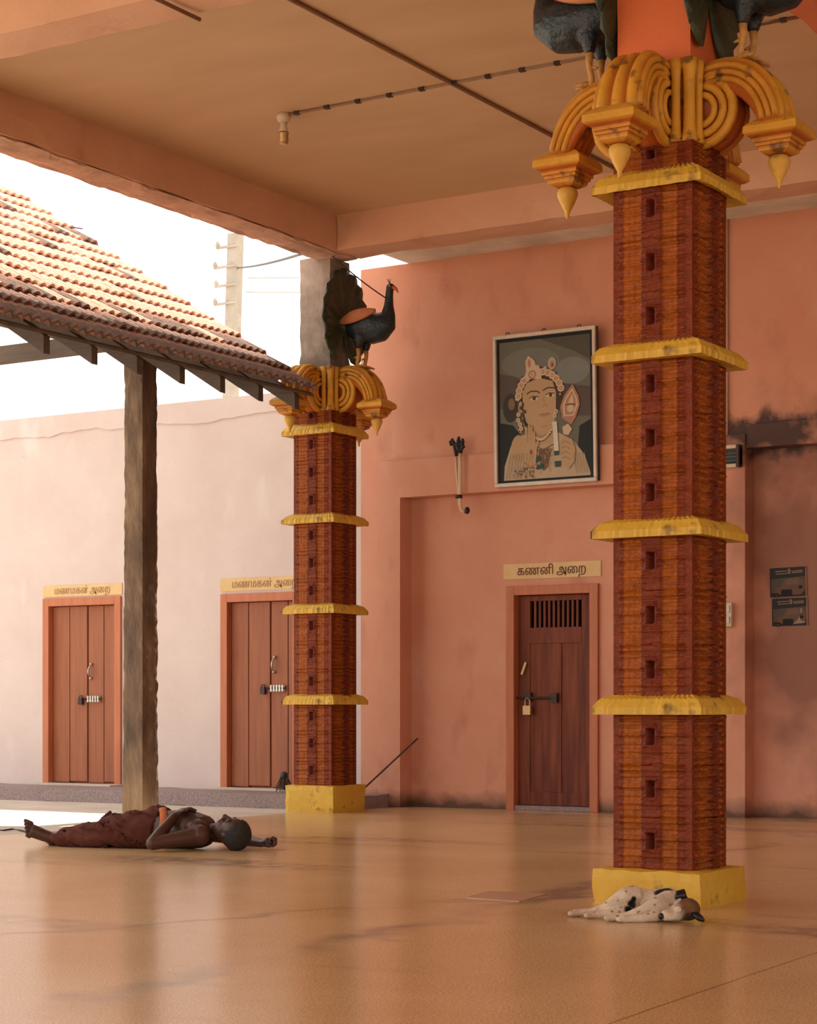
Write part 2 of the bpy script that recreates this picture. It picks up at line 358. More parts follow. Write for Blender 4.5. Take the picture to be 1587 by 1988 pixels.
# ------------------------------------------------------------------ back wall with its door openings
def door_rect(x0, x1, ytop, ybot, Y, z0=None):
    a, b = XY(x0, Y), XY(x1, Y); zt = onY((x0+x1)/2, ytop, Y).z
    return a, b, (z0 if z0 is not None else max(0, onY((x0+x1)/2, ybot, Y).z)), zt
D1 = door_rect(86, 237, 1160, 1528, YW, Z_ST)
D2 = door_rect(431, 585, 1151, 1538, YW, Z_ST)
D3 = door_rect(986, 1164, 1136, 1572, YR, 0.0)
D3 = (D3[0], D3[1], 0.03, D3[3])
def wall_with_holes(mb, x0, x1, y0, y1, z0, z1, holes):
    xs = x0
    for (a, b, hz0, hz1) in sorted(holes):
        mb.box(xs, a, y0, y1, z0, z1); mb.box(a, b, y0, y1, hz1, z1)
        if hz0 > z0: mb.box(a, b, y0, y1, z0, hz0)
        xs = b
    mb.box(xs, x1, y0, y1, z0, z1)
YB = 16.75
m1 = MB(); wall_with_holes(m1, -24, XC, YW, YB, -.05, Z_LOW, [D1, D2])
over(M['lit_wall'], noise_mask(M['lit_wall'], 2.5, .60, .72, stretch=(1,1,.45), amount=.45), (.74,.67,.64))
over(M['lit_wall'], noise_mask(M['lit_wall'], 30, .70, .74, amount=.5), (.45,.30,.25))
struct('wall_back_left', m1.mesh('wall_back_left'), M['lit_wall'], 'pale pink courtyard wall with two plank doors', 'wall')
# parapet band above a ragged crack
cap = MB(); xs = np.linspace(-24, XC, 260); top = []; vs = []
for i, x in enumerate(xs):
    zb = Z_LOW-.20+.05*mnoise.noise(Vector((x*1.3, 0, 0)))+.02*mnoise.noise(Vector((x*6, 5, 0)))
    vs += [(x, YW-.014, zb), (x, YW-.014, Z_LOW+.012), (x, YB, Z_LOW+.012), (x, YW, zb)]
fs = []
for i in range(len(xs)-1):
    a = i*4; fs += [(a, a+4, a+5, a+1), (a+1, a+5, a+6, a+2), (a+3, a+7, a+4, a)]
cap.add(vs, fs); struct('parapet_band', cap.mesh('parapet_band'), M['lit_wall'], parent=bpy.data.objects['wall_back_left'])

wm = M['wall']
over(wm, noise_mask(wm, 1.7, .60, .74, stretch=(1,1,.6), amount=.4), (.70,.44,.34))             # pale patches
over(wm, noise_mask(wm, 3.1, .57, .72, stretch=(1,1,.5), detail=9, amount=.42), (.40,.125,.075))
over(wm, noise_mask(wm, 26, .72, .76, amount=.5), (.28,.11,.075))                               # specks
pR = onY(1545, 1180, YR)
over(wm, sphere_mask(wm, (pR.x+.15, pR.y, pR.z+.15), (.80,1,1.75), wob=1.5, wscale=1.7, amount=.72, sharp=.5), (.17,.062,.042))   # ragged soot on the second panel
pS = onY(1505, 838, YW)
over(wm, sphere_mask(wm, (pS.x-.05, pS.y, pS.z-.02), (.60,1,.24), wob=1.7, wscale=6.5, amount=.94, sharp=.55), (.045,.022,.018))
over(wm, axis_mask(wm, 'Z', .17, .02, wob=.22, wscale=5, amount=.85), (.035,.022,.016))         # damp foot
m2 = MB()
m2.box(XC, X_F0, YW, YB, -.05, Z_TOP)
m2.box(X_F0, 14, YW, YB, z_sur_top, Z_TOP)
m2.box(X_F0, X_F1, YF, YB, -.05, z_sur_top)
m2.box(X_F1, X_R1, YF, YB, z_rec, z_sur_top)
wall_with_holes(m2, X_F1, X_R1, YR, YB+.1, -.05, z_rec, [D3])
m2.box(X_R1, X_R2, YF, YB, -.05, z_sur_top)
m2.box(X_R2, 14, YF+.02, YB, z_rec2, z_sur_top+.08)
m2.box(X_R2, 14, YR, YB+.1, -.05, z_rec2)
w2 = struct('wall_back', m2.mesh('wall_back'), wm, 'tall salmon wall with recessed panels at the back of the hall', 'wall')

wr_ = MB(); wr_.box(3.6, 3.85, -3, 1.5, -.05, Z_CEIL); wr_.box(3.6, 3.85, 11.5, YW, -.05, Z_CEIL); wr_.box(3.6, 3.85, 1.5, 11.5, 4.6, Z_CEIL)  # unseen wall added to cut side light; its opening lights the pillar's right faces
struct('added_wall_right', wr_.mesh('added_wall_right'), wm, 'unseen salmon side wall added to limit the light to one wide opening', 'wall')
# ------------------------------------------------------------------ ceiling and beams
struct('ceiling', MB().box(-10.45, 14, -3, YB, Z_CEIL, Z_CEIL+.16).mesh('ceiling'), M['ceiling'], 'cream orange concrete ceiling of the hall', 'ceiling')
def beam(name, x0, x1, y0, y1, m, label, soff=None):
    b = struct(name, rough_box(x0, x1, y0, y1, Z_BEAM, Z_CEIL+.01, .22, .012, len(name)+x0), m, label, 'beam')
    if soff:
        s = struct('soffit_skin', rough_box(x0-.006, x1-.02, y0, y1-.01, Z_BEAM-.012, Z_BEAM+.004, .12, .02, 5), soff, parent=b)
    return b
beam('trim_3', -10.45, -10.10, -3, 15.45, M['beam'], 'peach edge beam above the open courtyard side', M['worn_soffit'])
beam('trim_4', -10.10, 14, 15.05, 15.45, M['beam'], 'peach beam in front of the back wall')
beam('trim_5', -10.10, -4.35, 9.14, 9.50, M['beam'], 'peach cross beam of the first ceiling bay')
beam('trim_6', -4.35, -4.0, -3, 15.05, M['red_beam'], 'orange red ceiling beam over the large pillar')
beam('trim_7', -4.0, 14, 9.14, 9.50, M['red_beam'], 'orange red cross beam beyond the large pillar')
struct('trim_8', MB().box(XY(686,15.45), 14, 15.45, YW, Z_TOP, Z_CEIL+.01).mesh('soffit_strip'), M['soffit_cement'], 'bare cement strip between beam and back wall', 'soffit')

# ------------------------------------------------------------------ doors
def box_child(name, parent, m, *b, bev=.004):
    o = link(name, MB().box(*b).mesh(name), m, parent)
    if bev: bevel(o, bev)
    return o
def frame_parts(root, a, b, z0, z1, Y, fw, m, proud=.03, depth=.12):
    box_child('jamb', root, m, a, a+fw, Y-proud, Y+depth, z0, z1)
    box_child('jamb', root, m, b-fw, b, Y-proud, Y+depth, z0, z1)
    box_child('head_jamb', root, m, a+fw, b-fw, Y-proud, Y+depth, z1-fw, z1)
def handle(root, x, z, Y, m, h=.14, tilt=0):
    pts = []
    for i in range(9):
        s = -1+2*i/8; pts.append((x+tilt*s*h/2, Y-.045*(1-s*s)-.004, z+s*h/2))
    hm = MB().tube(pts, [.006,.008,.010,.011,.011,.011,.010,.008,.006], 8)
    for s in (-1, 1): hm.lathe([(.016,-.012),(.018,0),(.016,.012)], 10, (x+tilt*s*h/2, Y-.006, z+s*h/2))
    return link('pull_handle', hm.mesh('pull_handle', True), m, root)
def plank_door(name, D, label, nplank, gap, tones, zb, zh):
    a, b, z0, z1 = D; fw = .085
    root = tag(bpy.data.objects.new(name, None), label, 'door', kind='structure'); COL.objects.link(root)
    frame_parts(root, a, b, z0, z1, YW, fw, M['frame_wood'])
    x = a+fw; wd = (b-a-2*fw)
    edges = [0]+gap+[1]
    for i in range(len(edges)-1):
        y0 = YW+.045+(.012 if i >= 2 else 0)
        o = box_child('plank', root, M['wood'], x+wd*edges[i]+.004, x+wd*edges[i+1]-.004, y0, y0+.035, z0+.022+.012*(i % 2), z1-fw-.004, bev=.005)
    box_child('back_board', root, M['wood'], a+.02, b-.02, YW+.10, YW+.115, z0, z1-.02, bev=0)
    xm = x+wd*edges[2]
    handle(root, xm+.05, zh, YW+.05, M['steel'], .15, .05)
    bl = MB().box(xm+.01, xm+.19, YW+.028, YW+.052, zb-.028, zb+.028)
    for k in range(5): bl.box(xm+.02+k*.035, xm+.038+k*.035, YW+.016, YW+.03, zb-.034, zb+.034)
    bo = link('tower_bolt', bl.mesh('tower_bolt'), M['steel'], root)
    link('bolt_rod', MB().tube([(xm-.07, YW+.03, zb), (xm+.19, YW+.03, zb)], .010, 8).mesh('bolt_rod', True), M['iron'], bo)
    link('padlock', MB().box(xm-.10, xm-.045, YW+.005, YW+.04, zb-.06, zb+.012).tube([(xm-.09,YW+.02,zb),(xm-.09,YW+.02,zb+.035),(xm-.055,YW+.02,zb+.035),(xm-.055,YW+.02,zb)], .006, 6).mesh('padlock'), M['iron'], bo)
    box_child('threshold', root, M['court'], a-.05, b+.02, YW-.22, YW+.02, z0-.004, z0+.016)
    return root
plank_door('door_1', D1, 'reddish brown plank door with a shut bolt in the pale wall, beside the weathered post', 4, [.26,.53,.77], 0, onY(180, 1357, YW).z, onY(180,1303,YW).z)
bpy.data.objects['door_1']
plank_door('door_2', D2, 'brown plank door half hidden behind the slimmer pillar', 4, [.27,.60,.86], 0, onY(540, 1336, YW).z, onY(540,1290,YW).z)
# barred door
a, b, z0, z1 = D3; fw = .085
root = tag(bpy.data.objects.new('door_3', None), 'dark wooden door with a barred vent below the painted sign, in the recessed panel', 'door', kind='structure'); COL.objects.link(root)
frame_parts(root, a, b, 0, z1, YR, fw, M['frame_wood'], proud=.035)
x0, x1 = a+fw, b-fw; yd = YR+.055
zt, zv0, zv1 = z1-fw-.004, onY(1080,1217,YR).z, onY(1080,1165,YR).z
stl = .125
box_child('stile', root, M['dark_wood'], x0+.003, x0+stl, yd, yd+.04, .045, zt)
box_child('stile', root, M['dark_wood'], x1-stl, x1-.003, yd, yd+.04, .045, zt)
box_child('rail', root, M['dark_wood'], x0+stl, x1-stl, yd, yd+.04, zv1, zt)
box_child('rail', root, M['dark_wood'], x0+stl, x1-stl, yd, yd+.04, zv0-.15, zv0)
box_child('rail', root, M['dark_wood'], x0+stl, x1-stl, yd, yd+.04, .045, .17)
xm = x0+(x1-x0)*.50
box_child('mullion', root, M['dark_wood'], xm-.06, xm+.06, yd, yd+.04, .17, zv0-.15)
box_child('panel', root, M['dark_wood'], x0+stl, xm-.06, yd+.012, yd+.03, .17, zv0-.15, bev=0)
box_child('panel', root, M['dark_wood'], xm+.06, x1-stl, yd+.012, yd+.03, .17, zv0-.15, bev=0)
nb = 11; wv = x1-x0-2*stl
for k in range(1, nb):
    xx = x0+stl+wv*k/nb; box_child('vent_bar', root, M['dark_wood'], xx-.011, xx+.011, yd+.01, yd+.032, zv0-.005, zv1+.005, bev=0)
box_child('sill', root, M['step'], x0, x1, YR-.02, YR+.12, 0, .043)
zb = onY(1040, 1355, YR).z
bo = link('sliding_bolt', MB().tube([(x0-.03, yd-.03, zb), (x0+.40, yd-.03, zb)], .011, 8).box(x0+.37, x0+.43, yd-.045, yd+.002, zb-.045, zb+.045).box(x0+.09, x0+.15, yd-.04, yd+.002, zb-.03, zb+.05).mesh('sliding_bolt'), M['iron'], root)
zp = onY(1036,1372,YR).z
link('padlock', MB().box(x0+.085, x0+.165, yd-.07, yd-.03, zp-.075, zp+.01).tube([(x0+.10,yd-.05,zp),(x0+.10,yd-.05,zp+.06),(x0+.125,yd-.05,zp+.085),(x0+.15,yd-.05,zp+.06),(x0+.15,yd-.05,zp)], .008, 6).mesh('padlock'), M['brass'], bo)
zh = onY(1022, 1297, YR).z
link('latch_tag', MB().bar((x0+.05, yd-.012, zh-.06), (x0+.095, yd-.012, zh+.055), .022, .035, up=(0,1,0)).mesh('latch_tag'), M['brass'], root)

rm = MB(); rx0, rx1, ry0, ry1, rz = a-.9, b+.9, YB+.10, YB+2.6, 3.0
rm.box(rx0-.15, rx0, ry0, ry1, -.1, rz); rm.box(rx1, rx1+.15, ry0, ry1, -.1, rz); rm.box(rx0-.15, rx1+.15, ry1, ry1+.15, -.1, rz)
rm.box(rx0-.15, rx1+.15, ry0-.02, ry1+.15, rz, rz+.12); rm.box(rx0-.15, rx1+.15, ry0-.02, ry1+.15, -.13, -.02)
struct('wall_room', rm.mesh('wall_room'), wm, 'plain plastered room closed behind the barred door', 'wall')

# painted name boards
def signboard(x0, x1, yt, yb, Y, text, ink, label, shift=0, size=.17, fit=.70):
    a, b = XY(x0, Y), XY(x1, Y); xm = (x0+x1)/2
    z1_, z0_ = onY(xm, yt, Y).z, onY(xm, yb, Y).z
    root = thing('name_board', label, 'sign', ((a+b)/2, Y-.005, (z0_+z1_)/2))
    link('board', MB().box(-(b-a)/2, (b-a)/2, -.006, .006, -(z1_-z0_)/2, (z1_-z0_)/2).mesh('board'), M['sign'], root)
    t = link('lettering', text_mesh(text, size, bold=0), ink, root); t.location = (shift, -.0085, 0); t.rotation_euler = (math.pi/2, 0, 0)
    d = t.data; w_ = max(v.co.x for v in d.vertices)-min(v.co.x for v in d.vertices)
    k = (b-a)*fit/w_; t.scale = (k, k*1.2, 1)
    return root, t
s1, t1 = signboard(85, 238, 1135, 1157, YW, 'மணமகள் அைற', M['ink_faded'], 'ochre name board with nearly faded Tamil lettering above the bolted plank door by the post')
s2, t2 = signboard(429, 610, 1120, 1145, YW, 'மணமகன் அைற', M['ink_faded'], 'ochre name board with Tamil lettering cut off by the slimmer pillar', shift=-.02)
s3, t3 = signboard(979, 1168, 1092, 1122, YR, 'கணனி அைற', M['ink'], 'ochre name board with dark maroon Tamil lettering above the barred door')

# ------------------------------------------------------------------ ornate pillars
RED, ORG = np.array((.185,.026,.008)), np.array((.43,.118,.014))
def storey_mesh(wd, H, seed):
    nu, nz_ = 56, 40
    rng = np.random.RandomState(seed)
    us = np.linspace(-.5, .5, nu+1); zs = np.linspace(0, 1, nz_+1)
    U, Z = np.meshgrid(us, zs)
    verts, cols, faces = [], [], []
    for face in range(4):
        wobble = np.interp(Z, np.linspace(0,1,9), rng.uniform(-.0025,.0025,9))
        a = np.abs(U)
        h = np.zeros_like(U)+wobble
        side = (a > .13) & (a < .42); cen = a <= .13; cor = a >= .42
        vert = np.abs(np.sin((a-.13)/.29*math.pi*4)); horz = np.abs(np.sin(Z*math.pi*8))
        bead = (.004*vert+.008*horz) if face in (0, 2) else (vert*horz)**.7*.022
        h += np.where(side, bead-.006, 0)
        corn = .013*np.exp(-((Z-.60)/.030)**2)+.008*np.exp(-((Z-.27)/.03)**2)+.008*np.exp(-((Z-.93)/.03)**2)
        cut = .024*(np.exp(-((Z-.545)/.015)**2)+.5*np.exp(-((Z-.215)/.013)**2)+.5*np.exp(-((Z-.875)/.013)**2))
        bend = .012*np.sin(U*9+seed)
        h += np.where(cor, .25, 1.0)*(corn-cut)
        blk = np.where(((Z+bend)*6.5 % 1) < .18, -.012, .006)*rng.uniform(.5,1.3)
        h += np.where(cen, (.014 if face in (0, 2) else .026)+blk*(.6 if face in (0, 2) else 1.2), 0)
        niche = (a < .050) & (Z > .40) & (Z < .71)
        h = np.where(niche, -.085, h)
        jamb = (a >= .050) & (a < .080) & (Z > .38) & (Z < .74)
        h = np.where(jamb, .022 if face in (0, 2) else .034, h)
        hood = (a < .085) & (Z > .71) & (Z < .77)
        h = np.where(hood, .026 if face in (0, 2) else .038, h)
        h += rng.normal(0, .0013, U.shape)
        edge = (a > .495); h = np.where(edge, 0, h)
        d = wd/2+h
        lim = U*wd
        ang = face*math.pi/2; ca, sa = math.cos(ang), math.sin(ang)
        X, Y = lim, -d
        vx, vy = X*ca-Y*sa, X*sa+Y*ca
        base = len(verts)
        verts += list(zip(vx.ravel(), vy.ravel(), (Z*H).ravel()))
        row = np.interp(Z, np.linspace(0,1,28), rng.uniform(-.28,.22,28))
        smear = np.clip(.86+row+rng.normal(0,.05,U.shape), 0, 1)
        band = ((U > -.37) & (U < -.14)) | ((U > .12) & (U < .31))
        k = np.where(band, smear, .10+.10*rng.rand())
        k = np.where(cen & ((Z < .33) | (Z > .80)), .12, np.where(cen, .02, k))
        c = RED*(1-k[..., None])+ORG*k[..., None]
        cols += [tuple(map(float, q)) for q in c.reshape(-1, 3)]
        for j in range(nz_):
            for i in range(nu):
                p = base+j*(nu+1)+i; faces.append((p, p+1, p+nu+2, p+nu+1))
    mb = MB(); mb.add(verts, faces, cols)
    return mb.mesh('shaft_storey', True)
STOREY_H = .27
STOREYS = [storey_mesh(.418, STOREY_H, s) for s in (1, 2, 3)]

def ring_mesh(half, th, seed, droop=0.0):
    # square moulded collar: flat underside, upright lip, grooved sloping top
    n = 36; mb = MB(); rng = random.Random(seed); inner = .205
    for face in range(4):
        ca, sa = math.cos(face*math.pi/2), math.sin(face*math.pi/2)
        prof_n = 7; vs = []
        for i in range(n+1):
            u = -1+2*i/n
            g = .020*abs(math.sin(i*math.pi/2.0+.3))+rng.uniform(-.004,.004); lipj = rng.uniform(-.005,.004)
            prof = [(inner, .0), (half+lipj, -droop), (half+lipj, th*.32-droop), (half-.025-g*.4, th*.62-droop*.8+g*.5), (half-.075-g, th*.86-droop*.5), (half-.12, th-droop*.2+rng.uniform(-.006,.006)), (inner, th+.006)]
            for d, z in prof:
                x, y = u*d, -d
                vs.append((x*ca-y*sa, x*sa+y*ca, z))
        fs = [(i*prof_n+j, (i+1)*prof_n+j, (i+1)*prof_n+j+1, i*prof_n+j+1) for i in range(n) for j in range(prof_n-1)]
        mb.add(vs, fs)
    bm = bmesh.new(); me = mb.mesh('collar'); bm.from_mesh(me); bmesh.ops.remove_doubles(bm, verts=bm.verts, dist=.0015); bm.to_mesh(me); bm.free()
    me.polygons.foreach_set('use_smooth', [False]*len(me.polygons)); return me

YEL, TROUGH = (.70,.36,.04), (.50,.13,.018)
def mixc(a, b, t): return tuple(a[i]*(1-t)+b[i]*t for i in range(3))
def bracket_mesh():
    mb = MB()
    # arm: fluted strap sweeping out from the block and down to the pendant
    P = [Vector(p) for p in ((.14,0,.30), (.27,0,.375), (.40,0,.365), (.50,0,.29), (.555,0,.17), (.57,0,.07))]
    def bez(t):
        n = len(P)-1; q = Vector((0,0,0))
        for i, p in enumerate(P): q += p*(math.comb(n, i)*t**i*(1-t)**(n-i))
        return q
    ns, nv = 18, 25; vs, cs = [], []
    for i in range(ns+1):
        t = i/ns; c = bez(t); tg = (bez(min(1, t+.01))-bez(max(0, t-.01))).normalized(); nr = Vector((-tg.z, 0, tg.x)); 
        if nr.z < 0 and t < .5: nr = -nr
        nr = Vector((-tg.z,0,tg.x)) if (-tg.z*1+tg.x*1) > 0 else Vector((tg.z,0,-tg.x))
        hw = .085+.035*t; th = .055+.03*math.sin(t*math.pi)
        for k in range(nv):
            u = -1+2*k/(nv-1); lobe = abs(math.cos(u*math.pi*1.5))
            o = th*.55+.030*lobe
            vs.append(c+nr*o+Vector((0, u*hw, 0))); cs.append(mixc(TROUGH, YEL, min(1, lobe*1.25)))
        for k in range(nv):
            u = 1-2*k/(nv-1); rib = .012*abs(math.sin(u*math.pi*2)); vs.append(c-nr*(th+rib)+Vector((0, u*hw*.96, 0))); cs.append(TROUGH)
    m_ = nv*2
    fs = [(i*m_+k, i*m_+(k+1) % m_, (i+1)*m_+(k+1) % m_, (i+1)*m_+k) for i in range(ns) for k in range(m_)]
    fs += [tuple(range(m_-1, -1, -1)), tuple(ns*m_+k for k in range(m_))]
    mb.add(vs, fs, cs)
    for s in (-1, 1):
        for o_, tr in ((.030,.017), (-.004,.016), (-.038,.016)):
            pts = []
            for i in range(13):
                t = .10+.88*i/12; c = bez(t); tg = (bez(min(1, t+.01))-bez(max(0, t-.01))).normalized()
                nr = Vector((-tg.z,0,tg.x)) if (-tg.z+tg.x) > 0 else Vector((tg.z,0,-tg.x))
                pts.append(c+nr*o_+Vector((0, s*(.083+.034*t), 0)))
            mb.tube(pts, tr, 8, col=mixc(YEL, TROUGH, .25))
    # scroll: half disc with concentric ribs on both cheeks
    cc = Vector((.20, 0, .17))
    for s in (-1, 1):
        for r, tr, yo in ((.165,.026,.074), (.118,.022,.082), (.074,.019,.088)):
            pts = [cc+Vector((r*math.cos(an), s*yo, r*1.0*math.sin(an))) for an in np.linspace(-math.pi*.56, math.pi*.50, 13)]
            n0 = len(mb.v); mb.tube(pts, tr, 8, col=YEL)
            for i in range(n0, len(mb.v)):
                yy = s*(mb.v[i][1]); k = (yy-yo)/tr
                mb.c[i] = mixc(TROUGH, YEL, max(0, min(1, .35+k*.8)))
    prof = [(.195,-1)]
    n0 = len(mb.v); rr = .178; vs = []
    for s in (-1, 1):
        for an in np.linspace(-math.pi*.56, math.pi*.5, 16): vs.append(cc+Vector((rr*math.cos(an), s*.072, rr*math.sin(an))))
        vs.append(cc+Vector((-.08, s*.072, -rr))); vs.append(cc+Vector((-.08, s*.072, rr)))
    fs = [tuple(range(16))+(17, 16), tuple(18+i for i in range(15, -1, -1))+(34, 35)]
    fs += [(i+1, i, 18+i, 19+i) for i in range(15)]
    mb.add(vs, fs, TROUGH)
    return mb.mesh('bracket', True)
def pendant_mesh():
    mb = MB()
    mb.frus([(.085,.085),(.118,.06),(.132,.045),(.134,.012),(.118,.0),(.098,-.008),(.098,-.026),(.088,-.028),(.088,-.044),(.078,-.046),(.074,-.066),(.045,-.082)], (.57,0,0), col=YEL)
    for i in range(len(mb.v)):
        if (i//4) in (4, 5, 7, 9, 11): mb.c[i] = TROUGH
    return mb.mesh('pendant')
def finial_mesh():
    mb = MB().lathe([(.030,-.078),(.046,-.088),(.054,-.105),(.052,-.125),(.042,-.150),(.026,-.182),(.013,-.205),(.009,-.232),(.004,-.24)], 14, (.57,0,0), col=(.72,.42,.08))
    return mb.mesh('finial', True)
BR, PE, FI = bracket_mesh(), pendant_mesh(), finial_mesh()
def capital_mesh():
    mb = MB()
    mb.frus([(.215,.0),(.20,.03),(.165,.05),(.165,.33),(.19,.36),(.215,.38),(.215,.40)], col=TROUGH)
    for i, j in ((-1,-1),(1,-1),(1,1),(-1,1)):
        for ox, oy, r in ((0,0,.030), (-.062*i,.018*j,.024), (.018*i,-.062*j,.024)):
            pr = [(r*1.5,.0),(r*1.2,.03),(r,.07),(r*.92,.20),(r,.32),(r*1.25,.36),(r*1.3,.40)]
            n0 = len(mb.v); mb.lathe(pr, 10, (i*.185+ox, j*.185+oy, 0), col=YEL)
            for q in range(n0, len(mb.v)):
                mb.c[q] = YEL
    return mb.mesh('capital', True)
CAP = capital_mesh()

def pillar(loc, rings, plinth_h, plinth_w, label, upper_w, upper_m, far=False):
    root = thing('temple_pillar', label, 'pillar', loc)
    pl = link('plinth', rough_box(-plinth_w/2, plinth_w/2, -plinth_w/2, plinth_w/2, -.01, plinth_h, .05, .010, 9+loc[0]), M['yellow'], root)
    z0 = plinth_h-.005; th = .112
    for i, rz in enumerate(rings):
        seg = rz-z0; h = seg/3
        for k in range(3):
            s = link('shaft_storey', STOREYS[(i+k) % 3], M['shaft'], root, (0,0,z0+k*h)); s.scale = (1,1,h/STOREY_H)
        link('collar', ring_mesh(.29, th, i+int(loc[1]), .03 if i == len(rings)-1 else 0.004), M['yellow'], root, (0,0,rz))
        z0 = rz+th*.6
    cz = rings[-1]+.19
    s = link('shaft_storey', STOREYS[1], M['shaft'], root, (0,0,z0)); s.scale = (1,1,(cz-z0+.02)/STOREY_H)
    link('capital', CAP, M['ochre'], root, (0,0,cz))
    for k in range(4):
        if far and k == 2: continue
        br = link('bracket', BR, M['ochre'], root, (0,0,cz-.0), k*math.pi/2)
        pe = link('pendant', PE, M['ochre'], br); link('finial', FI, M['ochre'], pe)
    zt = cz+.385
    link('upper_shaft', rough_box(-upper_w/2, upper_w/2, -upper_w/2, upper_w/2, zt, Z_BEAM+.012, .08, .012 if far else .002, 4), upper_m, root)
    return root, cz
near_c = Vector((-4.118, 9.10, 0)); far_c = Vector((-10.46, 15.40, 0))
P1, cz1 = pillar(near_c, [.93, 1.79, 2.65, 3.50], .175, .575, 'large red and orange relief pillar with the dog asleep at its yellow base', .39, M['upper'])
P2, cz2 = pillar(far_c, [.995, 1.83, 2.66, 3.50], .25, .545, 'slimmer looking red relief pillar standing by the half hidden plank door', .345, M['cement'], True)

# ------------------------------------------------------------------ peacock statues
def peacock(label):
    root = thing('peacock_statue', label, 'statue')
    BLUE, BRN_, TEAL = (.006,.012,.017), (.022,.009,.006), (.008,.030,.042)
    b = MB()
    b.tube([(-.16,0,.40),(-.10,0,.38),(0,0,.365),(.11,0,.36),(.20,0,.37),(.27,0,.41),(.295,0,.47),(.30,0,.55),(.305,0,.63),(.31,0,.69)],
           [.04,(.10,.085),(.13,.12),(.145,.145),(.135,.145),(.10,.115),(.060,.07),(.042,.046),(.036,.038),(.035,.037)], 14)
    b.ball((.318,0,.715), (.045,.036,.036))
    for s in (-1, 1):
        b.tube([(.02,s*.055,.33),(.015,s*.065,.24),(.01,s*.065,.17)], [.062,.048,.026], 10)
    me = blob('body', b, .011, 4)
    def col(co):
        c = np.tile(np.array(BLUE), (len(co), 1))
        k = np.clip((co[:,2]-.42)/.08, 0, 1)*(co[:,0] < .2)
        c = c*(1-k[:,None])+np.array(BRN_)*k[:,None]
        t = np.exp(-((co[:,0]-.22)**2+(co[:,2]-.33)**2)/.010)
        c = c*(1-t[:,None])+np.array(TEAL)*t[:,None]
        g = np.exp(-((co[:,0]-.02)**2+(co[:,2]-.34)**2)/.008)*.8
        return c*(1-g[:,None])+np.array((.030,.045,.065))*g[:,None]
    paint_verts(me, col); body = link('body', me, M['bird'], root)
    # wing patches
    for s in (-1, 1):
        wv = MB(); pts = []
        for i in range(11):
            t = i/10; x = -.16+.38*t; z = .425+.075*t; r = .075*math.sin(math.pi*min(1,max(0,.06+.9*t)))**.7
            pts.append(((x, s*(.080+.060*math.sin(math.pi*(.15+.75*t))), z), (.016, max(.006, r))))
        wv.tube([p for p, _ in pts], [(q[0], q[1]*.78) for _, q in pts], 12)
        link('wing', wv.mesh('wing', True), M['saddle'], root)
    link('beak', MB().tube([(.345,0,.712),(.378,0,.692),(.405,0,.655)], [.022,.016,.004], 8).mesh('beak', True), M['beak'], root)
    cr = MB()
    for i in range(3): cr.tube([(.31,0,.745),(.30+.014*(i-1),.006*(i-1),.79)], .003, 5)
    link('crest', cr.mesh('crest'), M['plume'], root)
    for s in (-1, 1):
        link('eye', MB().ball((.328, s*.034, .722), .008, 8, 6).mesh('eye', True), M['alu'], root)
        lg = MB().tube([(.01,s*.065,.19),(.015,s*.065,.12),(.0,s*.065,.05),(.005,s*.065,.01)], [.024,.018,.017,.022], 8)
        for an in (-.5, 0, .5): lg.tube([(.0,s*.065,.022),(.05*math.cos(an),s*.065+.05*math.sin(an),.016),(.09*math.cos(an),s*.065+.09*math.sin(an),.006)], [.017,.013,.006], 6)
        lg.tube([(.0,s*.065,.10),(-.035,s*.065,.095)], [.012,.006], 6); lg.tube([(.0,s*.065,.02),(-.05,s*.065,.006)], [.014,.006], 6)
        link('leg', lg.mesh('leg', True), M['bird_leg'], root)
    # raised tail fan of separate feathers
    core = MB(); core.tube([(-.10,0,.36),(-.17,0,.40),(-.20,0,.47)], [(.07,.05),(.10,.045),(.08,.02)], 12)
    tail = link('tail', core.mesh('tail', True), M['plume'], root)
    angs = np.linspace(-2.45, 2.45, 15)
    for n_, an in enumerate(angs):
        L = .50*(1 if abs(an) < .5 else 1-.12*(abs(an)-.5)/2); L = .52-.045*abs(an)+.008*math.sin(n_*2.3); wdt = .098
        vs = []; ns = 8
        d = Vector((0, math.sin(an)*.80, math.cos(an))); sd = Vector((0, math.cos(an), -math.sin(an)*.80)).normalized()
        org = Vector((-.175-.006*(n_ % 2), 0, .42))
        for i in range(ns+1):
            t = i/ns; wv = wdt*(.22+.78*math.sin(math.pi*.62*t)) * (1 if t < .93 else .6)
            c = org+d*(L*t)+Vector((-.05*t+.06*t*t, 0, 0))
            for u, h in ((-1,-.004),(-.45,.006),(0,.016),(.45,.006),(1,-.004)): vs.append(c+sd*(u*wv)+Vector((h,0,0)))
            for u in (1,.45,0,-.45,-1): vs.append(c+sd*(u*wv)+Vector((-.012,0,0)))
        fs = [(i*10+k, i*10+(k+1) % 10, i*10+10+(k+1) % 10, i*10+10+k) for i in range(ns) for k in range(10)]
        fs += [tuple(range(9,-1,-1)), tuple(ns*10+k for k in range(10))]
        link('tail_feather', MB().add(vs, fs).mesh('tail_feather', True), M['plume'], tail)
    return root
zc = .385
pk = peacock('peacock statue on the slimmer pillar, raised tail against the grey column')
pk.location = far_c+Vector((.40, 0, cz2+zc)); pk.rotation_euler = (0,0,0); pk['group'] = 'painted peacock statues'
p2 = copy_tree(pk); p2.location = near_c+Vector((.40, 0, cz1+zc)); p2['label'] = 'peacock statue with green tail on the large pillar, above the bracket facing the soot stain'
p3 = copy_tree(pk); p3.location = near_c+Vector((-.40, 0, cz1+zc)); p3.rotation_euler = (0,0,math.pi); p3['label'] = 'peacock statue on the large pillar with its breast towards the open courtyard'

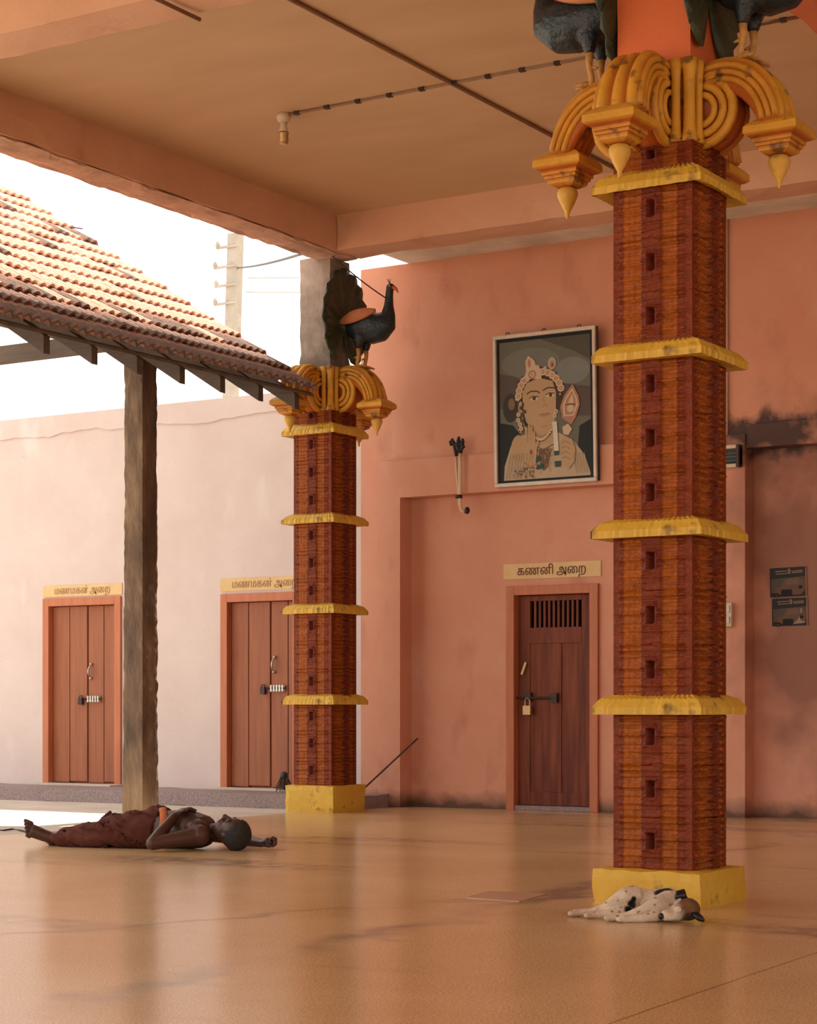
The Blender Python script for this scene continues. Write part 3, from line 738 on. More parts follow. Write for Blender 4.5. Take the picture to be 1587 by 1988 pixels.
# ------------------------------------------------------------------ tiled shed roof and its post
XE, ZE, SL = -10.12, 3.78, .62; ang = math.atan(SL)
Y0R, Y1R = 10.15, 14.75
ntile, nrow, tw, ex = 23, 13, .20, .335
def tile_mesh(name):
    vs, nv, nl = [], 25, 3
    for layer in (0, 1):
        for j in range(nl+1):
            s = j/nl
            for i in range(nv):
                u = i/(nv-1); z = .040*abs(math.sin(u*2*math.pi))
                if layer: z -= .022
                vs.append(((-.40*s), (u-.5)*tw*1.06, z+.036*(1-s)))
    n = (nl+1)*nv; fs = []
    for j in range(nl):
        for i in range(nv-1):
            p = j*nv+i; fs.append((p, p+1, p+nv+1, p+nv)); q = n+p; fs.append((q+nv, q+nv+1, q+1, q))
    for i in range(nv-1):
        fs.append((i, n+i, n+i+1, i+1)); p = nl*nv+i; fs.append((p, p+1, n+p+1, n+p))
    for j in range(nl):
        p = j*nv; fs.append((p, p+nv, n+p+nv, n+p)); p = j*nv+nv-1; fs.append((p, n+p, n+p+nv, p+nv))
    me = bpy.data.meshes.new(name); me.from_pydata([tuple(v) for v in vs], [], fs); return me
TA, TB = tile_mesh('tile'), tile_mesh('mossy_tile'); TA.materials.append(M['tile']); TB.materials.append(M['tile_mossy'])
roof = thing('tiled_shed_roof', 'sloping clay tile shed roof on dark rafters over the courtyard', 'roof', (XE, (Y0R+Y1R)/2, ZE))
rb = bpy.data.objects['tiled_shed_roof'].location.copy()
rr_ = random.Random(3)
for r in range(nrow):
    for k in range(ntile):
        y = Y1R-(k+.5)*tw; s = r*ex
        mossy = r < 2 or (r == 2 and rr_.random() < .6) or rr_.random() < .05
        t = link('tile', TB if mossy else TA, None, roof, (-s*math.cos(ang)+rr_.uniform(-.012,.012), y-rb.y+rr_.uniform(-.004,.004), s*math.sin(ang)+rr_.uniform(-.003,.005)))
        t.rotation_euler = (rr_.uniform(-.02,.02), ang+rr_.uniform(-.012,.012), rr_.uniform(-.015,.015))
L_sl = nrow*ex+.15
for i in range(9):
    y = 14.60-.545*i
    if y < Y0R+.02: break
    a = Vector((-.10, y-rb.y, -.105-.06)); d = Vector((-1, 0, SL)); dn = d.normalized()
    w_, h_ = .07, .115
    e = a+dn*L_sl; vs = []
    for p in (a, e):
        for sy in (-1, 1):
            for hz in (0, h_/math.cos(ang)): vs.append(p+Vector((0, sy*w_/2, hz)))
    link('rafter', MB().add(vs, [(0,1,3,2),(4,6,7,5),(0,4,5,1),(2,3,7,6),(0,2,6,4),(1,5,7,3)]).mesh('rafter'), M['timber'], roof)
for r in range(nrow+1):
    s = r*ex-.03 if r else .02; p = Vector((-s*math.cos(ang), 0, s*math.sin(ang)-.035))
    link('batten', MB().bar(p+Vector((0, Y0R-rb.y, 0)), p+Vector((0, Y1R-.04-rb.y, 0)), .045, .022, up=(SL,0,1)).mesh('batten'), M['timber'], roof)
zpl = ZE+SL*1.0-.30
link('wall_plate', MB().box(-1.0-.06, -1.0+.06, Y0R-rb.y, 14.3-rb.y, zpl-.10-ZE, zpl+.06-ZE).mesh('wall_plate'), M['timber'], roof)
tz = onY(0, 690, 13.49).z
link('tie_beam', MB().box(-16-XE, -11.0-XE, 13.43-rb.y, 13.55-rb.y, tz-.075-ZE, tz+.07-ZE).mesh('tie_beam'), M['grey_timber'], roof)
# thin wires standing up along the verge
vw = MB()
for (ax, ay, bx, by) in ((160,444,118,440),(178,474,192,480),(245,553,284,555),(310,582,333,580),(352,614,376,621),(392,637,428,641)):
    vw.tube([onY(ax, ay, 14.72)-rb, onY(bx, by, 14.72)-rb+Vector((0,0,.01))], .006, 5)
link('tie_wire', vw.mesh('tie_wire'), M['iron'], roof)['kind'] = 'stuff'

pb = Vector((-11.09, 13.49, 0))
post = thing('shed_post', 'weathered square post holding up the tiled shed roof behind the sleeping man', 'post', pb)
pme = rough_box(-.102, .102, -.102, .102, -.004, zpl-.09, .045, .007, 2)
for v in pme.vertices:
    k = 1+.10*max(0, 1-v.co.z/2.6); v.co.x *= k; v.co.y *= k
over(M['post'], axis_mask(M['post'], 'Z', .75, .05, wob=.7, wscale=5, amount=.4), (.36,.24,.12))
link('shaft', pme, M['post'], post)

# ------------------------------------------------------------------ utility pole and wires beyond the wall
YP = 26.0
pt, pbm = onY(458, 455, YP), onY(448, 775, YP)
d = (pt-pbm); base = pbm-d*((pbm.z+.14)/d.z)
pole = thing('utility_pole', 'pale concrete utility pole behind the pink wall', 'pole', base)
link('pole_shaft', MB().bar((0,0,0), pt-base, .19, .19, up=(0,1,0)).mesh('pole_shaft'), M['pole'], pole)
for (px, py) in ((455,519),(457,555),(455,590),(460,480)):
    q = onY(px, py, YP)-base; link('cross_clamp', MB().bar(q+Vector((-.32,-.11,0)), q+Vector((.10,-.11,0)), .035, .035).lathe([(.03,0),(.04,.05),(.02,.10)], 8, q+Vector((-.30,-.11,0))).mesh('cross_clamp'), M['pole'], pole)
def wire(pts, r, label, m='iron'):
    base = Vector(pts[0]); o = link('overhead_wire', MB().tube([Vector(p)-base for p in pts], r, 6).mesh('overhead_wire', True), M[m], None, base)
    return tag(o, label, 'wire')
def sag(a, b, s, n=12): return [a.lerp(b, i/n)-Vector((0,0,s*4*(i/n)*(1-i/n))) for i in range(n+1)]
anchor = Vector((-10.40, 15.15, Z_BEAM-.02))
wire(sag(onY(462, 520, YP), C(598, 489, 18.9), .03), .014, 'dark service cable running from the utility pole to the corner column')
wire(sag(C(598, 489, 18.9), C(634, 487, 18.4), .0, 2)+sag(C(637, 489, 18.3), C(750, 579, 18.2), .02, 8), .006, 'thin wire slung from the corner column to the peacock head')
wire(sag(onY(482, 540, YP), onY(960, 535, YP), .0), .008, 'upper thin line wire beyond the wall', 'pole')
wire(sag(onY(478, 567, YP), onY(960, 568, YP), .0), .008, 'lower thin line wire beyond the wall', 'pole')

# ------------------------------------------------------------------ ceiling conduits and lamp holder
zc_ = Z_CEIL
def onZ(px, py, z): return C(px, py, (CH-z)*F/(py-YH))
def conduit(a, b, r, label, clips=0):
    base = Vector(a); root = thing('ceiling_conduit', label, 'conduit', base)
    link('pipe', MB().tube([(0,0,0), Vector(b)-base], r, 8).mesh('pipe', True), M['pvc'], root)
    for i in range(clips):
        p = (Vector(b)-base)*((i+.5)/clips); link('clip', MB().box(p.x-.02, p.x+.02, p.y-.02, p.y+.02, p.z-r*1.1, p.z+r*1.05).mesh('clip'), M['iron'], root)
    return root
X_cd = onZ(876, 158, zc_).x; Y_cd = 12.28
conduit((X_cd, 9.50, zc_-.014), (X_cd, 15.05, zc_-.014), .014, 'long brown conduit running across the ceiling towards the back beam')
conduit((onZ(548,222,zc_).x, Y_cd, zc_-.012), (-4.35, Y_cd, zc_-.012), .011, 'clipped brown conduit from the lamp holder towards the large pillar', 16)
q = onZ(388, 36, Z_BEAM-.02)
conduit((q.x, 8.2, Z_BEAM-.026), (q.x, q.y, Z_BEAM-.026), .013, 'short conduit end under the first ceiling beam')
lp = onZ(553, 222, zc_)
lamp = thing('lamp_holder', 'empty ceiling lamp holder at the end of the clipped conduit', 'lamp holder', (lp.x, Y_cd, zc_))
link('rose', MB().lathe([(.052,0),(.055,-.03),(.045,-.055),(.03,-.065)], 16).mesh('rose', True), M['cream'], lamp)
link('neck', MB().lathe([(.03,-.062),(.024,-.09),(.034,-.125),(.036,-.14)], 16).mesh('neck', True), M['cream'], lamp)
link('socket', MB().lathe([(.038,-.138),(.040,-.15),(.036,-.155),(.037,-.21),(.030,-.222)], 16).mesh('socket', True), M['brass'], lamp)

# ------------------------------------------------------------------ things on the walls
def flat_art(name, layers, Wd, Hd, parent, step=.0006):
    mb = MB()
    for i, (c, poly) in enumerate(layers):
        mb.add([((x-.5)*Wd, -i*step, (y-.5)*Hd) for x, y in poly], [tuple(range(len(poly)))], c)
    return link(name, mb.mesh(name), M['print'], parent)
def ell(cx, cy, rx, ry, n=28, a0=0, a1=2*math.pi): return [(cx+rx*math.cos(a0+(a1-a0)*i/n), cy+ry*math.sin(a0+(a1-a0)*i/n)) for i in range(n)]
def strip(pts, w):
    l, r = [], []
    for i, p in enumerate(pts):
        a = pts[max(0,i-1)]; b = pts[min(len(pts)-1,i+1)]; dx, dy = b[0]-a[0], b[1]-a[1]; L = math.hypot(dx, dy) or 1
        l.append((p[0]-dy/L*w/2, p[1]+dx/L*w/2)); r.append((p[0]+dy/L*w/2, p[1]-dx/L*w/2))
    return l+r[::-1]
SKIN_, CREAM_, LINE_, ROSE_, GRY, DKG = (.46,.30,.165), (.56,.42,.28), (.06,.035,.022), (.40,.20,.13), (.14,.135,.10), (.018,.020,.018)
rng = random.Random(11)
art = [((.012,.012,.012), [(0,0),(1,0),(1,1),(0,1)]), (GRY, [(.03,.02),(.965,.02),(.965,.975),(.03,.975)])]
art += [((.085,.08,.055), [(.45,.975),(.965,.975),(.965,.80),(.80,.87),(.6,.93)]), ((.17,.17,.14), ell(.35,.82,.30,.10)), ((.19,.20,.18), ell(.78,.74,.18,.09)),
        ((.10,.075,.065), [(.03,.76),(.2,.73),(.4,.64),(.4,.5),(.03,.52)]), ((.10,.07,.06), [(.66,.66),(.965,.62),(.965,.42),(.66,.44)]),
        (DKG, [(.03,.02),(.03,.42),(.16,.40),(.28,.3),(.28,.02)]), (DKG, [(.8,.02),(.965,.02),(.965,.40),(.85,.36)]),
        ((.045,.04,.035), ell(.14,.52,.08,.10)), ((.20,.13,.07), ell(.15,.545,.035,.04)),
        (LINE_, ell(.46,.585,.235,.175)), ((.03,.022,.018), [(.24,.6),(.3,.35),(.42,.3),(.42,.6)])]
# shoulders, robe, neck, face
art += [((.47,.35,.225), [(.06,.02),(.07,.12),(.14,.26),(.25,.325),(.42,.33),(.62,.33),(.78,.27),(.90,.16),(.955,.04),(.955,.02)]),
        (SKIN_, ell(.225,.235,.085,.095)), (SKIN_, [(.36,.42),(.37,.30),(.42,.25),(.56,.25),(.60,.30),(.60,.42)]),
        ((.40,.225,.105), [(.39,.33),(.46,.29),(.56,.31),(.59,.36),(.55,.33),(.46,.315)]),
        (SKIN_, [(.265,.62),(.27,.50),(.30,.42),(.36,.355),(.44,.325),(.52,.34),(.58,.40),(.61,.48),(.615,.60),(.58,.68),(.44,.71),(.31,.68)]),
        (SKIN_, ell(.245,.515,.022,.045))]
for side, (bx, by) in ((0,(.385,.588)), (1,(.555,.602))):
    art += [(LINE_, strip([(bx-.075,by+.018),(bx-.03,by+.034),(bx+.03,by+.032),(bx+.065,by+.018)], .009)), ((.56,.42,.29), ell(bx,by-.018,.045,.015)), (LINE_, ell(bx+.004,by-.016,.017,.014)), (LINE_, strip([(bx-.05,by-.014),(bx-.01,by-.002),(bx+.05,by-.008)], .006))]
art += [((.36,.19,.09), strip([(.485,.575),(.492,.535),(.50,.52),(.475,.51)], .008)), ((.36,.19,.09), strip([(.505,.512),(.528,.52)], .008)),
        ((.40,.205,.11), [(.435,.455),(.47,.468),(.495,.463),(.53,.468),(.56,.458),(.52,.442),(.47,.44)]), ((.30,.14,.08), strip([(.435,.456),(.50,.457),(.56,.459)], .004)),
        ((.34,.18,.085), strip([(.45,.375),(.48,.37),(.515,.376)], .005))]
# crown
for i in range(60):
    an = math.pi*(1.02-1.0*rng.random()); rr2 = .86+.30*rng.random(); art.append((rng.choice((LINE_, (.09,.05,.03), ROSE_, CREAM_)), ell(.45+.235*rr2*math.cos(an), .575+.18*rr2*math.sin(an), .013, .010, 8)))
for i in range(26): art.append((rng.choice((LINE_, (.10,.06,.04), (.3,.2,.12))), ell(.20+.10*rng.random(), .33+.22*rng.random(), .012, .012, 8)))
for i in range(13):
    t = i/12; an = math.pi*(.98-.90*t); x = .45+.225*math.cos(an); y = .585+.165*math.sin(an)
    art += [(CREAM_, ell(x, y, .036, .026, 14)), (ROSE_, ell(x, y, .020, .014, 12)), (CREAM_, ell(x, y, .009, .006, 8))]
art += [(CREAM_, [(.30,.71),(.31,.78),(.35,.815),(.37,.79),(.44,.80),(.47,.75),(.47,.70)]), (ROSE_, ell(.375,.735,.042,.030)), (CREAM_, ell(.375,.735,.024,.017)), (ROSE_, ell(.375,.735,.010,.008)),
        (CREAM_, [(.31,.77),(.305,.83),(.335,.868),(.36,.855),(.40,.83),(.42,.78)]), (ROSE_, ell(.345,.815,.016,.03)),
        ((.45,.35,.25), ell(.58,.80,.042,.042)), (ROSE_, ell(.582,.792,.022,.025)), ((.06,.05,.05), ell(.583,.79,.008,.009)), (CREAM_, strip([(.57,.76),(.56,.70)], .008))]
# ear drops, necklace beads
for (x, y) in ((.225,.47),(.222,.43),(.24,.40),(.25,.37),(.615,.47),(.60,.44)): art += [(CREAM_, ell(x,y,.022,.016,12)), (ROSE_, ell(x,y,.010,.008,10))]
for i in range(12):
    t = i/11; x = .365+.20*t; y = .325-.05*math.sin(math.pi*t)+.02*t; art += [((.58,.47,.34), ell(x,y,.013,.010,10)), (LINE_, strip([(x-.012,y-.010),(x+.012,y-.010)], .004))]
for k in range(5):
    y = .235-.035*k; art += [((.20,.115,.055), strip([(.38+.012*k,y+.012),(.48,y-.02),(.58-.012*k,y+.012)], .007))]
art += [((.15,.085,.045), [(.42,.22),(.56,.22),(.52,.10),(.48,.07),(.44,.12)]), (LINE_, ell(.49,.165,.014,.012))]
for i in range(40):
    x = .42+rng.random()*.16; y = .06+rng.random()*.16; art.append(((.44,.28,.14), ell(x, y, .006, .005, 6)))
# spear head with shaft
art += [(ROSE_, [(.68,.42),(.66,.50),(.70,.57),(.79,.645),(.85,.56),(.86,.50),(.82,.42),(.77,.37)]), (CREAM_, [(.695,.43),(.685,.50),(.715,.555),(.785,.62),(.83,.55),(.84,.50),(.80,.43)]), (ROSE_, [(.71,.44),(.705,.50),(.725,.545),(.782,.60),(.815,.545),(.82,.50),(.79,.44)]),
        (CREAM_, [(.74,.52),(.785,.58),(.80,.515)]), (CREAM_, ell(.765,.48,.035,.025)), (LINE_, strip([(.71,.51),(.82,.505)], .005)), (CREAM_, [(.68,.36),(.74,.38),(.78,.34),(.74,.30),(.69,.31)]),
        ((.62,.56,.46), [(.575,.40),(.625,.40),(.64,.20),(.595,.20)]), ((.035,.07,.055), [(.592,.20),(.64,.20),(.64,.17),(.592,.17)]), ((.035,.07,.055), [(.595,.13),(.66,.13),(.655,.09),(.60,.09)]), ((.035,.07,.055), [(.40,.17),(.45,.18),(.46,.14),(.405,.13)]), ((.035,.07,.055), [(.40,.11),(.48,.12),(.49,.09),(.41,.08)])]
# blessing hand and holding hand
art += [(SKIN_, [(.30,.13),(.285,.20),(.29,.27),(.34,.285),(.40,.275),(.415,.21),(.40,.13),(.35,.09)])]
for i, (x, y1) in enumerate(((.305,.385),(.335,.40),(.362,.385),(.388,.35))): art += [(SKIN_, [(x-.014,.26),(x-.012,y1-.012),(x,y1),(x+.012,y1-.012),(x+.014,.26)]), ((.30,.16,.075), strip([(x+.0135,.27),(x+.012,y1-.012)], .004))]
art += [(SKIN_, [(.40,.21),(.44,.26),(.425,.29),(.395,.25)]), ((.25,.10,.06), ell(.355,.205,.016,.018)), (ROSE_, strip([(.285,.135),(.35,.095),(.41,.125)], .016)), (CREAM_, strip([(.285,.118),(.35,.078),(.41,.108)], .010)),
        (SKIN_, [(.67,.27),(.70,.30),(.78,.27),(.81,.20),(.80,.12),(.74,.07),(.70,.10),(.66,.18)])]
for k in range(4): art.append(((.30,.16,.075), strip([(.665,.25-.035*k),(.71,.262-.035*k),(.76,.24-.035*k)], .005)))
for k in range(9): x = .09+.03*k; art.append(((.26,.15,.085), strip([(x,.03),(x+.03,.12),(x+.05,.2)], .004)))
for k in range(5): x = .82+.028*k; art.append(((.26,.15,.085), strip([(x,.04),(x-.015,.12),(x-.03,.18)], .004)))
for i in range(70):
    x = .16+rng.random()*.22; y = .03+rng.random()*.07; art.append((rng.choice(((.15,.085,.045),(.5,.36,.2))), ell(x,y,.008,.005,6)))
YPc = YF-.035
pl_, pr_ = XY(963, YPc), XY(1161, YPc); zt_, zb_ = onY(1062, 644, YPc).z, onY(1062, 940.5, YPc).z
PW, PH = pr_-pl_, zt_-zb_
pic = thing('framed_picture', 'large framed devotional portrait of a crowned figure with a spear, above the barred door', 'picture', ((pl_+pr_)/2, YPc-.015, (zt_+zb_)/2))
pic.rotation_euler = (math.radians(1.6), 0, 0)
for nm, bx in (('frame_rail', (-PW/2, PW/2, PH/2-.035, PH/2)), ('frame_rail', (-PW/2, PW/2, -PH/2, -PH/2+.035)), ('frame_stile', (-PW/2, -PW/2+.03, -PH/2+.035, PH/2-.035)), ('frame_stile', (PW/2-.03, PW/2, -PH/2+.035, PH/2-.035))):
    bevel(link(nm, MB().box(bx[0], bx[1], -.03, .012, bx[2], bx[3]).mesh(nm), M['alu'], pic), .005)
link('backing', MB().box(-PW/2+.005, PW/2+.012, .0, .016, -PH/2+.005, PH/2-.005).mesh('backing'), M['iron'], pic)
pa = flat_art('print', art, PW-.055, PH-.065, pic, .00004); pa.location.y = -.002
for x in (-PW*.36, 0, PW*.34): link('hanging_hook', MB().tube([(x-.02,-.005,PH/2),(x-.012,-.005,PH/2+.022),(x+.012,-.005,PH/2+.022),(x+.02,-.005,PH/2)], .005, 6).mesh('hanging_hook'), M['iron'], pic)

# canes hung on the wall
def c_on(px, py): return onY(px, py, YF-.045)
base = c_on(886, 985)
def rel(*ps): return [c_on(*p)-base for p in ps]
k1 = thing('walking_cane', 'thin pale cane with a black curled grip hung on the wall', 'cane', base, group='canes on the wall')
link('stick', MB().tube(rel((885.5,887),(888,930),(891,962),(892,981)), .011, 10).mesh('stick', True), M['cane'], k1)
link('grip', MB().tube(rel((887,885),(884.5,873),(882,861),(878,853.5),(875.5,858),(877,865)), [.017,.019,.018,.018,.020,.015], 10).mesh('grip', True), M['rubber'], k1)
k2 = thing('walking_cane', 'thicker pale cane with dark cloth at its top and a hooked black tip', 'cane', base, group='canes on the wall')
off = Vector((0, -.03, 0))
link('stick', MB().tube([p+off for p in rel((897.5,880),(897,920),(896.5,962),(897,982),(900,992),(906,995.5))], [.018,.018,.0165,.015,.015,.016], 10).mesh('stick', True), M['cane'], k2)
link('collar_ring', MB().tube([p+off for p in rel((897,924),(897,927))], .021, 10).mesh('collar_ring', True), M['cane'], k2)
link('tip', MB().ball(rel((910.5,991.5))[0]+off, (.026,.028,.034)).mesh('tip', True), M['rubber'], k2)
ck = MB()
for i, pts in enumerate((((897,880),(896,868),(893.5,856),(894.5,848)), ((898,880),(899.5,868),(902,859),(902.5,852)), ((897.5,880),(900,872),(904.5,866),(906,870)), ((896.5,880),(894,870),(891.5,862),(892,868)))):
    ck.tube([p+off+Vector((0,-.004*i,0)) for p in rel(*pts)], [.019,.020,.021,.010], 8)
link('cloth_wrap', ck.mesh('cloth_wrap', True), M['rubber'], k2)
link('band', MB().tube([p+off for p in rel((894.5,961.5),(894.5,968))], (.034), 12).mesh('band', True), M['rubber'], k2)

# posters
def poster(cx, cy, wpx, hpx, label, seed, tilt):
    Y = YR-.004; c = onY(cx, cy, Y); sc = (onY(cx+wpx/2, cy, Y)-onY(cx-wpx/2, cy, Y)).length; hh = onY(cx, cy-hpx/2, Y).z-onY(cx, cy+hpx/2, Y).z
    root = thing('poster', label, 'poster', c); root.rotation_euler = (0, tilt, 0)
    K, Tn, Lt, Gr, Bk = (.020,.016,.014), (.135,.070,.042), (.26,.17,.12), (.06,.07,.06), (.008,.006,.006)
    A = [(K, [(0,0),(1,0),(1,1),(0,1)]), ((.10,.055,.035), [(.03,.62),(.97,.68),(.97,.22),(.03,.15)]), (Gr, ell(.26,.50,.13,.12)), (Tn, [(.12,.10),(.14,.30),(.32,.36),(.40,.62),(.78,.66),(.95,.50),(.95,.18),(.85,.06),(.6,.05)]),
         ((.16,.095,.06), [(.42,.40),(.46,.60),(.74,.62),(.80,.42)]), (Bk, [(.30,.02),(.31,.25),(.60,.25),(.62,.02)]), (Bk, ell(.17,.06,.085,.08)), ((.10,.09,.085), ell(.17,.05,.025,.025)), (Bk, ell(.84,.31,.06,.06)),
         (Lt, [(.14,.90),(.16,.86),(.60,.88),(.60,.90)]), (Lt, [(.16,.81),(.52,.82),(.52,.79),(.17,.78)]), ((.24,.13,.09), [(.50,.96),(.56,.96),(.58,.78),(.52,.78)]), ((.24,.14,.11), [(.60,.88),(.90,.90),(.90,.80),(.62,.79)])]
    r = random.Random(seed)
    for i in range(9): x = .62+.03*i; A.append((K, [(x,.82),(x+.012,.82),(x+.014,.87),(x+.002,.87)]))
    if seed == 2: A += [((.30,.22,.18), [(.58,.05),(.72,.20),(.78,.33),(.82,.18),(.94,.14),(.94,.09),(.7,.07)]), ((.24,.18,.12), [(.80,.45),(.86,.45),(.86,.62),(.80,.62)])]
    link('sheet', MB().box(-sc/2, sc/2, -.001, .003, -hh/2, hh/2).mesh('sheet'), M['iron'], root)
    p = flat_art('print', A, sc*.99, hh*.99, root, .0001); p.location.y = -.0025
    link('edge_strip', MB().box(sc/2-.008, sc/2+.002, -.006, .002, -hh/2, hh/2).mesh('edge_strip'), M['pvc'], root)
poster(1531, 1130, 71, 57, 'upper of two dark vehicle posters on the sooty wall', 1, -.02)
poster(1534, 1188, 69, 54, 'lower of two dark vehicle posters on the sooty wall', 2, -.01)

# switch box, fixture and pipe by the large pillar
q0, q1 = onY(1396, 1171, YF), onY(1425, 1217, YF)
sw = thing('switch_board', 'cream switch board on the wall beside the large pillar', 'switch board', ((q0.x+q1.x)/2, YF, (q0.z+q1.z)/2))
hw, hh = (q1.x-q0.x)/2, (q0.z-q1.z)/2
bevel(link('box', MB().box(-hw, hw, -.05, 0, -hh, hh).mesh('box'), M['cream'], sw), .006)
for r in (-1, 1):
    for k in (-1, 0, 1): bevel(link('switch', MB().box(k*hw*.58-.014, k*hw*.58+.014, -.062, -.048, r*hh*.46-.03, r*hh*.46+.03).mesh('switch'), M['alu'], sw), .003)
q0, q1 = onY(1398, 868, YF), onY(1442, 908, YF); hw, hh = (q1.x-q0.x)/2, (q0.z-q1.z)/2
fx = thing('wall_vent', 'small dark louvred box with cream rims high beside the large pillar', 'vent', ((q0.x+q1.x)/2, YF, (q0.z+q1.z)/2))
link('body', MB().box(-hw, hw, -.05, 0, -hh*.7, hh*.7).mesh('body'), M['teal'], fx)
for s in (-1, 1): link('rim', MB().box(-hw, hw*.75, -.08, 0, s*hh*.85-hh*.15, s*hh*.85+hh*.15).mesh('rim'), M['cream'], fx)
for k in range(4): link('louvre', MB().bar((-hw, -.055, -hh*.5+k*hh*.33), (hw*.7, -.055, -hh*.5+k*hh*.33), .02, .012, up=(0,.6,1)).mesh('louvre'), M['teal'], fx)
link('end_cap', MB().box(hw*.75, hw, -.085, 0, -hh*.95, hh*1.02).mesh('end_cap'), M['iron'], fx)
xp = XY(1405, YW); zp0, zp1 = onY(1405, 868, YW).z, Z_TOP
pp = thing('wall_pipe', 'pair of cream pipes running up the wall behind the large pillar', 'pipe', (xp, YW, zp0))
link('pipe', MB().tube([(-.022,-.026,0),(-.022,-.026,zp1-zp0)], .026, 10).mesh('pipe', True), M['cream'], pp)
link('pipe', MB().tube([(.034,-.018,0),(.034,-.018,zp1-zp0)], .018, 10).mesh('pipe', True), M['cream'], pp)

# broom, leaning rod, floor cable
g0 = onY(552, 1544, 16.05); g0.z = Z_ST
br = thing('broom', 'dark stubby twig broom on the ledge beside the slimmer pillar', 'broom', g0)
rg = random.Random(5); bm_ = MB()
for i in range(60):
    a_ = rg.uniform(0, 6.28); r0 = rg.uniform(0,.03); r1 = rg.uniform(.03,.11)
    bm_.tube([(r0*math.cos(a_), r0*math.sin(a_), .17), (r1*math.cos(a_), r1*math.sin(a_), .004+rg.uniform(0,.03))], [.004,.003], 4)
link('bristles', bm_.mesh('bristles'), M['straw'], br)
link('binding', MB().lathe([(.034,.13),(.04,.15),(.036,.18),(.02,.20)], 10).mesh('binding', True), M['rubber'], br)
ra = Vector((XY(712,16.0), 16.0, Z_ST+.01)); ra.z = max(Z_ST+.01, onY(712,1526,16.0).z); rbn = onY(812, 1433, YF-.03)
dv = (rbn-ra); lo = ra-dv*((ra.z-(Z_ST+.012))/dv.z) if ra.z > Z_ST+.012 else ra
tag(link('leaning_rod', MB().tube([(0,0,0), rbn-lo], .009, 8).mesh('leaning_rod', True), M['straw'], None, lo), 'thin dark rod leaning against the recessed wall panel', 'rod')
cpts = [ground(x, y) for x, y in ((-40,1606),(-10,1613),(8,1613.5),(24,1611),(36,1612.5),(60,1618))]
cb = Vector((cpts[0].x, cpts[0].y, .006))
tag(link('floor_cable', MB().tube([Vector((p.x,p.y,.006))-cb for p in cpts], .007, 6).mesh('floor_cable', True), M['rubber'], None, cb), 'thin dark cable lying on the floor by the bare foot', 'cable')

# ------------------------------------------------------------------ sleeping man
mo = ground(290, 1650)
man = thing('person', 'person asleep on his back, bare-chested in a brown red wrap, hand on belly', 'person', (mo.x, mo.y, 0))
mo3 = Vector((mo.x, mo.y, 0))
def K(px, py, w): return C(px, py, w)-mo3
def flr(px, w, h): p = C(px, YH, w)-mo3; p.z = h; return p
Rr = Vector((CT, ST, 0)); Dd = Vector((-ST, CT, 0)); Up = Vector((0,0,1))       # right, away, up seen from the camera
ROT = Matrix((Rr, Dd, Up)).transposed()
b = MB()
# trunk
b.tube([flr(300,13.78,.118), flr(325,13.74,.128), flr(350,13.70,.130), flr(375,13.66,.126), flr(395,13.62,.115), flr(408,13.60,.105)],
       [(.15,.115),(.152,.128),(.16,.132),(.172,.128),(.165,.112),(.10,.085)], 16)
b.ball(flr(382,13.52,.15), (.085,.09,.06), rot=ROT); b.ball(flr(388,13.74,.155), (.085,.09,.06), rot=ROT)
# neck and head (face up, crown towards camera right)
b.tube([flr(402,13.60,.11), flr(418,13.56,.118), flr(432,13.52,.125)], [.066,.060,.062], 12)
HC = flr(448,13.47,.118)
hx = (Rr*.88-Dd*.42+Up*.10).normalized()          # towards the crown
hz = (Up*.96+hx*-.12-Dd*.14); hz = (hz-hx*hz.dot(hx)).normalized(); hy = hz.cross(hx)
HR = Matrix((hx, hy, hz)).transposed()
def H(a, s, u): return HC+hx*a+hy*s+hz*u
b.ball(H(.025,0,-.005), (.108,.084,.104), 16, 12, rot=HR)
b.ball(H(-.055,0,.02), (.072,.062,.070), 14, 10, rot=HR)     # jaw
b.ball(H(-.105,0,.055), (.026,.028,.024), rot=HR)            # chin
b.tube([H(.018,0,.096), H(-.015,0,.112), H(-.034,0,.122)], [.010,.014,.017], 8)   # nose
for s in (-1, 1):
    b.ball(H(-.037, s*.014, .102), .012, rot=HR); b.ball(H(.026, s*.034, .090), (.012,.028,.012), rot=HR)
    b.ball(H(.008, s*.034, .086), (.014,.018,.010), rot=HR)
    b.ball(H(0, s*.086, .0), (.030,.010,.020), rot=HR)         # ears
b.ball(H(-.064,0,.088), (.010,.028,.012), rot=HR); b.ball(H(-.078,0,.084), (.010,.024,.012), rot=HR)
# near arm: elbow on the floor, hand on the belly
SH, EL, WR = flr(388,13.43,.105), flr(296,13.33,.056), flr(341,13.56,.232)
b.ball(SH, .072); b.tube([SH, SH.lerp(EL,.35), SH.lerp(EL,.7), EL], [.062,.056,.048,.044], 12)
b.ball(EL, .045); b.tube([EL, EL.lerp(WR,.3), EL.lerp(WR,.7), WR], [.044,.046,.036,.028], 12)
HD = flr(358,13.60,.268)
b.tube([WR, WR.lerp(HD,.5), HD], [(.030,.022),(.042,.020),(.044,.018)], 10)
for i, (dpx, dw, hh, ln) in enumerate(((14,.00,.238,1),(16,.035,.240,1.1),(15,.07,.238,1.0),(12,.10,.232,.85))):
    r0 = flr(360,13.565+dw*.8,.269); r1 = flr(360+dpx*.7,13.57+dw,.276); r2 = flr(360+dpx*1.4,13.58+dw*1.05,.260)
    b.tube([r0, r1, r2], [.012,.0105,.008], 8)
b.tube([flr(350,13.53,.254), flr(358,13.51,.270), flr(366,13.51,.268)], [.013,.012,.009], 8)
